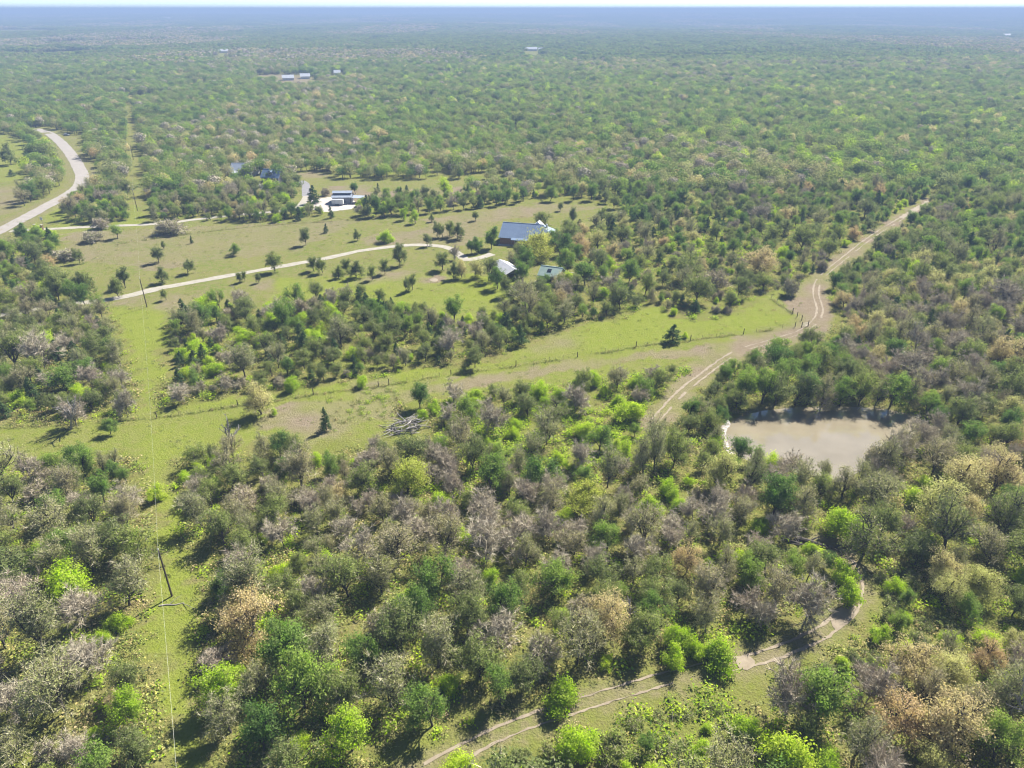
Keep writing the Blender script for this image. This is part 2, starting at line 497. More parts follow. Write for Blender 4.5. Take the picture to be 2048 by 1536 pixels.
    sep = N(nt, 'ShaderNodeSeparateColor')
    nt.links.new(at.outputs[0], sep.inputs[0])
    pos = position(nt)
    nA, nB, nC = noise(nt, .07, 5, pos), noise(nt, .55, 5, pos, .65), noise(nt, 3.0, 3, pos, .7)
    grass = mixc(nt, rampf(nt, nA, .38, .62), (.128, .158, .028), (.162, .168, .043))
    grass = mixc(nt, rampf(nt, nB, .40, .64), grass, (.18, .165, .072))
    lushc = mixc(nt, rampf(nt, nB, .35, .7), (.152, .186, .026), (.186, .207, .041))
    c = mixc(nt, sep.outputs[1], grass, lushc)
    dirtc = mixc(nt, rampf(nt, nB, .3, .7), (.175, .137, .09), (.225, .182, .13))
    c = mixc(nt, sep.outputs[0], c, dirtc)
    litter = mixc(nt, rampf(nt, nB, .35, .65), (.16, .17, .042), (.175, .15, .065))
    litter = mixc(nt, rampf(nt, nA, .4, .65), litter, (.14, .16, .032))
    c = mixc(nt, sep.outputs[2], c, litter)
    c = mixc(nt, rampf(nt, nC, .35, .75, 0, .45), c, mixc(nt, .5, c, (.05, .055, .02)))
    bs = N(nt, 'ShaderNodeBsdfDiffuse')
    nt.links.new(c, bs.inputs[0])
    bp = N(nt, 'ShaderNodeBump')
    bp.inputs['Strength'].default_value = .9
    bp.inputs['Distance'].default_value = .35
    nt.links.new(noise(nt, 2.2, 4, pos, .7), bp.inputs['Height'])
    nt.links.new(bp.outputs[0], bs.inputs['Normal'])
    nt.links.new(bs.outputs[0], out.inputs[0])
    me = mesh_from('ground', np.stack([x, y, z], -1), F, [m], smooth=True)
    ca = me.color_attributes.new('cover', 'FLOAT_COLOR', 'POINT')
    ca.data.foreach_set('color', cols.ravel().astype(np.float32))
    tag(link('ground', me), kind='structure')
    return x, y, z
ground()

def surf_z(x, y):
    x, y = np.asarray(x, float), np.asarray(y, float)
    n = (vnoise(x, y, 3.1, 5) - .5) * .12 + (vnoise(x, y, 9, 6) - .5) * .2
    return ground_z(x, y) + np.where(np.hypot(x, y) < 700, n, 0) * (pond_sd(x, y) > 0)

# ------------------------------------------------------------------ roads, tracks, water
def ribbon(name, line, width, mat, lift, edge=.25, seed=3, wvar=0.0, across=3):
    V, F = [], []
    for i, p in enumerate(line):
        t = line[min(i + 1, len(line) - 1)] - line[max(i - 1, 0)]
        t = t / max(np.linalg.norm(t), 1e-6)
        nrm = np.array([-t[1], t[0]])
        w = width * (1 + wvar * (vnoise(p[0], p[1], 7, seed) - .5) * 2)
        for k in range(across + 1):
            o = (k / across - .5) * w
            if k in (0, across):
                o += (R.random() - .5) * 2 * edge
            q = p + nrm * o
            V.append((q[0], q[1], float(surf_z(q[0:1], q[1:2])[0]) + lift))
    n = across + 1
    for i in range(len(line) - 1):
        for k in range(across):
            F.append((i * n + k, i * n + k + 1, (i + 1) * n + k + 1, (i + 1) * n + k))
    return tag(link(name, mesh_from(name, V, F, [mat], smooth=True)), kind='structure')

M['chip'] = plain_mat('chip_seal', (.235, .212, .188), (.285, .26, .232), .35, .95)
M['caliche'] = plain_mat('caliche_gravel', (.25, .228, .18), (.32, .298, .25), .5, .95)
M['sand'] = plain_mat('pale_sand', (.20, .162, .112), (.27, .225, .165), .9, .95)
M['bank'] = plain_mat('pale_bank', (.20, .17, .15), (.42, .39, .37), 1.5, .95)
M['asphalt'] = plain_mat('grey_asphalt', (.16, .155, .16), (.21, .205, .21), .6, .95)
M['concrete'] = plain_mat('concrete', (.34, .30, .26), (.42, .38, .34), .4, .9)
def dashed(line, keep, seed):
    """runs of a rut where the soil shows, broken where grass has closed over it"""
    runs, cur = [], []
    for i, p in enumerate(line):
        if vnoise(p[0:1], p[1:2], 6.0, seed)[0] < keep:
            cur.append(p)
        else:
            if len(cur) > 4: runs.append(np.array(cur))
            cur = []
    if len(cur) > 4: runs.append(np.array(cur))
    return runs
def offset(line, d):
    t = np.gradient(line, axis=0)
    t /= np.linalg.norm(t, axis=1, keepdims=True)
    return line + np.stack([-t[:, 1], t[:, 0]], -1) * d
ribbon('road', ROAD, 6.6, M['chip'], .07, .2)
ribbon('driveway', DRIVE_A[:int(len(DRIVE_A) * .80)], 3.4, M['caliche'], .06, .15)
ribbon('driveway', DRIVE_A[int(len(DRIVE_A) * .80) - 1:], 4.2, M['asphalt'], .055, .15)
ribbon('driveway', DRIVE_B, 3.4, M['caliche'], .06, .2, wvar=.15)
fine = spline(TRACK[::3], .8)
for sgn in (-.85, .85):
    for run in dashed(offset(fine, sgn), .78 if sgn < 0 else .9, 51):
        ribbon('dirt_track', run, .42, M['sand'], .055, .16, 9, .7, 2)
ribbon('dirt_track', spline(TRACK[int(len(TRACK) * .78):], 1.5), 2.4, M['sand'], .05, .5, 9, .4, 3)
fine = spline(TRAIL[::3], .8)
for sgn in (-.95, .95):
    for run in dashed(offset(fine, sgn), .66 if sgn < 0 else .85, 52):
        ribbon('trail', run, .36, M['sand'], .055, .14, 9, .7, 2)
def patch(name, pts, mat, lift, seed=4, jag=.35):
    line = spline(np.vstack([pts, pts[:1]]), .7)[:-1]
    c = line.mean(0)
    line = c + (line - c) * (1 + (vnoise(line[:, 0], line[:, 1], 1.3, seed) - .5)[:, None] * jag)
    ring = [c + (line - c) * k for k in (1.0, .6, .25)]
    V, F, n = [], [], len(line)
    for rg in ring:
        z = surf_z(rg[:, 0], rg[:, 1]) + lift
        V += [(a, b, d) for (a, b), d in zip(rg, z)]
    V.append((c[0], c[1], float(surf_z(c[0:1], c[1:2])[0]) + lift))
    for k in range(2):
        for i in range(n):
            j = (i + 1) % n
            F.append((k * n + i, k * n + j, (k + 1) * n + j, (k + 1) * n + i))
    for i in range(n):
        F.append((2 * n + i, 2 * n + (i + 1) % n, 3 * n))
    return tag(link(name, mesh_from(name, V, F, [mat], smooth=True)), kind='structure')
patch('sand_patch', GP([(1468, 1318), (1492, 1308), (1512, 1322), (1508, 1336), (1480, 1340)]), M['sand'], .07)
patch('sand_patch', GP([(1660, 1232), (1690, 1212), (1706, 1195), (1715, 1215), (1695, 1245), (1670, 1258)]), M['sand'], .06)
patch('shore_sand', GP([(1444, 850), (1456, 838), (1462, 852), (1458, 880), (1468, 902), (1458, 905), (1446, 886)]), M['bank'], .08)
patch('shore_sand', GP([(1515, 945), (1540, 938), (1590, 952), (1602, 962), (1570, 968), (1535, 962)]), M['bank'], .08)
patch('yard_paving', GP([(622, 400), (664, 394), (700, 398), (712, 412), (690, 420), (640, 424), (624, 414)]), M['concrete'], .08, 4, .1)
patch('lawn_sand', GP([(858, 560), (868, 556), (876, 560), (868, 565)]), M['sand'], .06)

def water():
    m, nt, out = newmat('murky_water')
    bs = N(nt, 'ShaderNodeBsdfPrincipled')
    pos = position(nt)
    nt.links.new(mixc(nt, rampf(nt, noise(nt, .12, 3, pos), .35, .65), (.205, .175, .118), (.25, .215, .15)), bs.inputs['Base Color'])
    bs.inputs['Roughness'].default_value = .03
    bs.inputs['IOR'].default_value = 1.7
    bs.inputs['Specular IOR Level'].default_value = .8
    bp = N(nt, 'ShaderNodeBump')
    bp.inputs['Strength'].default_value = .05
    bp.inputs['Distance'].default_value = .05
    nt.links.new(noise(nt, 1.3, 3, pos), bp.inputs['Height'])
    nt.links.new(bp.outputs[0], bs.inputs['Normal'])
    nt.links.new(bs.outputs[0], out.inputs[0])
    c = POND.mean(0)
    ring = c + (POND - c) * 1.04
    V = [(a, b, -.62) for a, b in ring] + [(c[0], c[1], -.62)]
    n = len(ring)
    F = [(i, (i + 1) % n, n) for i in range(n)]
    tag(link('pond_water', mesh_from('pond_water', V, F, [m])), kind='structure')
water()

# ------------------------------------------------------------------ tree prototypes
def unit(v):
    return v / max(math.sqrt(v @ v), 1e-9)

class Proto:
    pass

def tubes_to_mesh(segs):
    """segs: list of (pts (k,3), radii (k,), sides)"""
    V, F = [], []
    n0 = 0
    for pts, rad, n in segs:
        k = len(pts)
        ax = unit(pts[-1] - pts[0])
        u = unit(np.cross(ax, [.31, .87, .23]))
        w = np.cross(ax, u)
        th = 2 * np.pi * np.arange(n) / n
        ring = np.cos(th)[:, None] * u + np.sin(th)[:, None] * w
        V.append((pts[:, None, :] + ring[None] * np.asarray(rad)[:, None, None]).reshape(-1, 3))
        for i in range(k - 1):
            for j in range(n):
                a, b = n0 + i * n + j, n0 + i * n + (j + 1) % n
                F.append((a, b, b + n, a + n))
        n0 += k * n
    return np.vstack(V), F

def leaf_quads(C, O, size, rg, bias=.8):
    """leaf-clump quads at C with normals leaning towards O (outward) and the sky"""
    n = len(C)
    nr = O * bias + rg.normal(size=(n, 3)) * .55 + np.array([0, 0, .35])
    nr /= np.linalg.norm(nr, axis=1, keepdims=True)
    t = np.cross(nr, rg.normal(size=(n, 3)))
    t /= np.linalg.norm(t, axis=1, keepdims=True)
    b = np.cross(nr, t)
    s = size * rg.uniform(.6, 1.35, n)[:, None]
    V = np.stack([C - t * s * .55, C + b * s * .34 + nr * s * .08, C + t * s * .55, C - b * s * .34 + nr * s * .08], 1).reshape(-1, 3)
    F = np.arange(n * 4).reshape(n, 4)
    return V, F

def make_tree(seed, H, Wd, trunk_h=.28, limbs=5, kids=(4, 4), spread=(.5, 1.0), leaves=18, leaf=.3, cluster=.55, twigs=0, twig_len=.7, twig_w=.035, r0=.16, lean=0.1, up=.12, stems=1, droop=0.0):
    rg = np.random.default_rng(seed)
    segs, tips = [], []
    def grow(p, d, L, r, lev):
        k = 4 if lev < 2 else 3
        pts = [p]
        for i in range(k - 1):
            d = unit(d + rg.normal(size=3) * (.10 + .09 * lev) + np.array([0, 0, up * lev * .5 - droop * lev]))
            p = p + d * L / (k - 1)
            pts.append(p)
        pts = np.array(pts)
        segs.append((pts, np.linspace(r, r * (.68 if lev < 2 else .4), k), (6, 5, 4, 3)[min(lev, 3)]))
        if lev > len(kids):
            tips.append((pts[-1], d))
            if rg.random() < .5:
                tips.append((pts[1], d))
            return
        n = limbs if lev == 0 else kids[lev - 1]
        ph = rg.uniform(0, 6.28)
        for j in range(n):
            f = rg.uniform(.55, 1.0) if lev == 0 else rg.uniform(.35, 1.0)
            q = pts[0] + (pts[-1] - pts[0]) * f if k == 2 else pts[min(int(f * (k - 1)), k - 1)]
            a = rg.uniform(*spread)
            e = unit(np.cross(d, rg.normal(size=3)))
            g = unit(np.cross(d, e))
            w = ph + 6.28 * j / n + rg.normal() * .35
            nd = unit(d * math.cos(a) + (e * math.cos(w) + g * math.sin(w)) * math.sin(a))
            grow(q, nd, L * rg.uniform(.6, .95) if lev else Lb * rg.uniform(.75, 1.2), r * rg.uniform(.5, .68), lev + 1)
        if lev == 0 and stems == 1:
            grow(pts[-1], d, Lb, r * .7, 1)
    Lb = H * .34
    for s in range(stems):
        ang = rg.uniform(0, 6.28)
        ln = lean if stems == 1 else rg.uniform(.25, .8)
        d = unit(np.array([math.cos(ang) * ln, math.sin(ang) * ln, 1.0]))
        grow(np.array([math.cos(ang), math.sin(ang), 0]) * (.0 if stems == 1 else .18 * Wd / 4), d, H * trunk_h * rg.uniform(.8, 1.2), r0 * (1 if stems == 1 else .6), 0)
    P = np.array([t[0] for t in tips])
    hi = P[:, 2].max()
    cx = (P[:, :2].max(0) + P[:, :2].min(0)) / 2
    wd = (P[:, :2].max(0) - P[:, :2].min(0)).max()
    sxy, sz = (Wd - cluster) / max(wd, .1), (H - cluster * .6) / hi
    sc = np.array([sxy, sxy, sz])
    segs2 = []
    for pts, rad, n in segs:
        q = pts * sc
        q[0, 2] = min(q[0, 2], pts[0, 2]) if pts[0, 2] <= 0 else q[0, 2]
        if pts[0, 2] <= 0: q[0, 2] = -.25
        segs2.append((q, rad, n))
    tips = [(p * sc, unit(d * sc)) for p, d in tips]
    tr = Proto()
    tr.H, tr.W = H, Wd
    tr.tV, tr.tF = tubes_to_mesh(segs2)
    P = np.array([t[0] for t in tips])
    D = np.array([t[1] for t in tips])
    cen = P.mean(0)
    LV, LF, n0 = [], [], 0
    tr.twig_from = None
    if leaves:
        rep = rg.poisson(leaves * rg.uniform(.35, 1.65, len(P)))
        idx = np.repeat(np.arange(len(P)), rep)
        off = rg.normal(size=(len(idx), 3)) * cluster * np.array([.55, .55, .4])
        C = P[idx] + off
        C[:, 2] = np.maximum(C[:, 2], .12)
        O = unit_rows(off) * .6 + unit_rows(C - cen) * .6
        v, f = leaf_quads(C, O, leaf, rg)
        LV.append(v); LF += (f + n0).tolist(); n0 += len(v)
    tr.n_leaf_faces = len(LF)
    if twigs:
        rep = rg.poisson(twigs, len(P))
        idx = np.repeat(np.arange(len(P)), rep)
        d = unit_rows(D[idx] * .8 + rg.normal(size=(len(idx), 3)) * .75 + np.array([0, 0, .25]))
        L = twig_len * rg.uniform(.5, 1.3, len(idx))[:, None]
        s0 = P[idx] - D[idx] * rg.uniform(0, .5, len(idx))[:, None] * twig_len
        sd = unit_rows(np.cross(d, rg.normal(size=(len(idx), 3)))) * twig_w
        bend = rg.normal(size=(len(idx), 3)) * .12 * L
        v = np.stack([s0 - sd, s0 + sd, s0 + d * L + bend], 1).reshape(-1, 3)
        LV.append(v); LF += (np.arange(len(v)).reshape(-1, 3) + n0).tolist(); n0 += len(v)
    tr.cV = np.vstack(LV)
    tr.cF = LF
    return tr

def unit_rows(a):
    return a / np.maximum(np.linalg.norm(a, axis=1, keepdims=True), 1e-9)

def make_cedar(seed, H, Wd, n=1500, leaf=.32, base=.04, pw=.8):
    rg = np.random.default_rng(seed)
    tr = Proto()
    tr.H, tr.W = H, Wd
    segs = [(np.array([[0, 0, -.25], [.05, 0, H * .45], [0, .05, H * .9]]), [.13, .09, .02], 6)]
    C, O = [], []
    nb = 60
    for b in range(nb):
        t = base + (1 - base) * (b + rg.random()) / nb
        z = t * H * .97
        rr = Wd / 2 * ((1 - t) ** pw * .95 + .06) * rg.uniform(.7, 1.2)
        a = rg.uniform(0, 6.28)
        e = np.array([math.cos(a), math.sin(a), 0])
        tip = e * rr + np.array([0, 0, z + rr * .12])
        segs.append((np.array([[0, 0, z], tip * [.6, .6, 1] - [0, 0, .02], tip]), [.035, .02, .008], 3))
        k = int(n / nb * (rr / (Wd / 2) + .25) * 1.3)
        f = rg.uniform(.35, 1.05, k)[:, None]
        c = np.array([0, 0, z]) + (tip - np.array([0, 0, z])) * f + rg.normal(size=(k, 3)) * np.array([.25, .25, .2]) * (rr * .35 + .2)
        C.append(c); O.append(np.tile(e, (k, 1)))
    C = np.vstack(C)
    C[:, 2] = np.maximum(C[:, 2], .1)
    tr.cV, f = leaf_quads(C, np.vstack(O), leaf, rg)
    tr.cF = f.tolist()
    tr.n_leaf_faces = len(tr.cF)
    tr.tV, tr.tF = tubes_to_mesh(segs)
    return tr

SPECIES = {}      # name -> dict(protos=[(trunk mesh, crown mesh, joined mesh, H, W)], ...)
PROTO_COL = bpy.data.collections.new('tree_shapes')      # not linked to the scene: shapes for the mass of far trees
PROTO_IDX = {}
def register(sp, protos, leafm, twigm=None, barkm='bark'):
    lst = []
    for k, tr in enumerate(protos):
        tm = mesh_from(sp + '_trunk', tr.tV, tr.tF, [M[barkm]], smooth=True)
        mats = [M[leafm]] + ([M[twigm]] if twigm else [])
        mi = [0 if i < tr.n_leaf_faces else len(mats) - 1 for i in range(len(tr.cF))]
        cm = mesh_from(sp + '_crown', tr.cV, tr.cF, mats, mi)
        nv = len(tr.tV)
        jm = mesh_from(sp + '_whole', np.vstack([tr.tV, tr.cV]), list(tr.tF) + [tuple(i + nv for i in f) for f in tr.cF], [M[barkm]] + mats, [0] * len(tr.tF) + [i + 1 for i in mi])
        jo = bpy.data.objects.new('shape_%03d' % len(PROTO_IDX), jm)
        PROTO_COL.objects.link(jo)
        PROTO_IDX[(sp, k)] = len(PROTO_IDX)
        lst.append((tm, cm, tr.H, tr.W))
    SPECIES[sp] = lst

register('olive', [make_tree(100 + i, 7.2 + .4 * (i % 3), 6.6 + .5 * (i % 2), .2 + .03 * (i % 3), 4 + i % 3, (4, 4), (.4, .9 + .08 * (i % 3)), 36, .225, .66, 3, .7, .03) for i in range(6)], 'olive', 'twig_warm')
register('half', [make_tree(200 + i, 8.2 + .4 * (i % 3), 6.8, .2 + .04 * (i % 3), 4 + i % 3, (4, 4), (.35, .85 + .1 * (i % 3)), 22, .19, .78, 12, .85, .026) for i in range(7)], 'half', 'twig_warm')
register('bare', [make_tree(300 + i, 7.4, 6.6, .22, 4 + i % 3, (4, 5), (.4, .9 + .08 * (i % 3)), 0, .2, .6, 24, .95, .027, r0=.11) for i in range(6)], 'twig', 'twig', 'bark_pale')
register('lime', [make_tree(400 + i, 4.3, 5.2, .16, 4, (3, 4), (.4, 1.1), 38, .205, .6, 1, .4, .02, r0=.09, stems=3) for i in range(4)], 'lime', 'twig_warm')
register('green', [make_tree(500 + i, 6.4 + .5 * (i % 3), 5.6 + .5 * (i % 2), .22, 4 + i % 3, (4, 4), (.4, .9 + .1 * (i % 2)), 42, .215, .64) for i in range(6)], 'green')
register('tan', [make_tree(600 + i, 8.6, 9.0, .22, 6, (4, 5), (.5, 1.1), 42, .21, .78, 4, .6, .03, r0=.24) for i in range(3)], 'tan', 'twig_warm')
register('cream', [make_tree(700 + i, 8.2, 8.2, .22, 6, (4, 5), (.5, 1.05), 40, .215, .78, 3, .6, .03, r0=.22) for i in range(3)], 'cream', 'twig_warm')
register('gold', [make_tree(730 + i, 7.6, 7.6, .2, 6, (4, 5), (.5, 1.1), 46, .225, .78, r0=.22) for i in range(2)], 'gold')
register('limetree', [make_tree(760 + i, 7.0, 6.2, .22, 6, (4, 4), (.4, 1.0), 38, .22, .6, 2, .6, .025, r0=.16) for i in range(3)], 'lime', 'twig_warm')
register('cedar', [make_cedar(800 + i, 5.6, 3.4 + .5 * i, 3000, .23) for i in range(3)], 'cedar')
register('lawn', [make_tree(900 + i, 6.2, 5.2, .34, 6, (4, 4), (.4, .95), 26, .26, .52, r0=.15) for i in range(5)], 'olive')
register('lawndark', [make_tree(930 + i, 6.6, 5.0, .28, 6, (4, 4), (.35, .85), 34, .27, .58, r0=.16) for i in range(3)], 'green')
register('brush', [make_tree(950 + i, 1.3 + .35 * (i % 3), 2.6 + .5 * (i % 4), .14, 3, (3, 3), (.5, 1.3), 8 + 3 * (i % 3), .21, .38, 5, .6, .02, r0=.05, stems=2 + i % 3) for i in range(6)], 'olive', 'twig_warm')
register('greybrush', [make_tree(970 + i, 3.4, 4.6, .15, 4, (4, 4), (.5, 1.1), 5, .2, .5, 16, .7, .03, r0=.08, stems=3) for i in range(2)], 'half', 'twig')
register('tall', [make_tree(1000 + i, 10.5, 8.5, .42, 5, (4, 5), (.4, .95), 20, .21, .85, 8, .8, .03, r0=.26, lean=.22) for i in range(3)], 'olive', 'twig_warm')

NATURAL = {sp: (l[0][2], l[0][3]) for sp, l in SPECIES.items()}

# ------------------------------------------------------------------ trees one can point at: photo place of the foot, height in photo pixels, width factor, species, label
PLACED = []      # dict(x, y, sp, k, s, wf, rot, label, hand)
def hand(px, py, hpx, sp, label, wf=1.0, k=None, cat=None):
    c = G(px, py)
    d = c[1] * CP + HC * SP
    depr = math.atan2(HC, c[1])
    H, Wn = NATURAL[sp]
    h = hpx * d / FPX / (math.cos(depr) + .42 * Wn * wf / H * math.sin(depr))
    PLACED.append(dict(x=c[0], y=c[1], sp=sp, k=R.randrange(len(SPECIES[sp])) if k is None else k, s=h / H, wf=wf, rot=R.uniform(0, 6.28), label=label, hand=True, px=px, py=py))

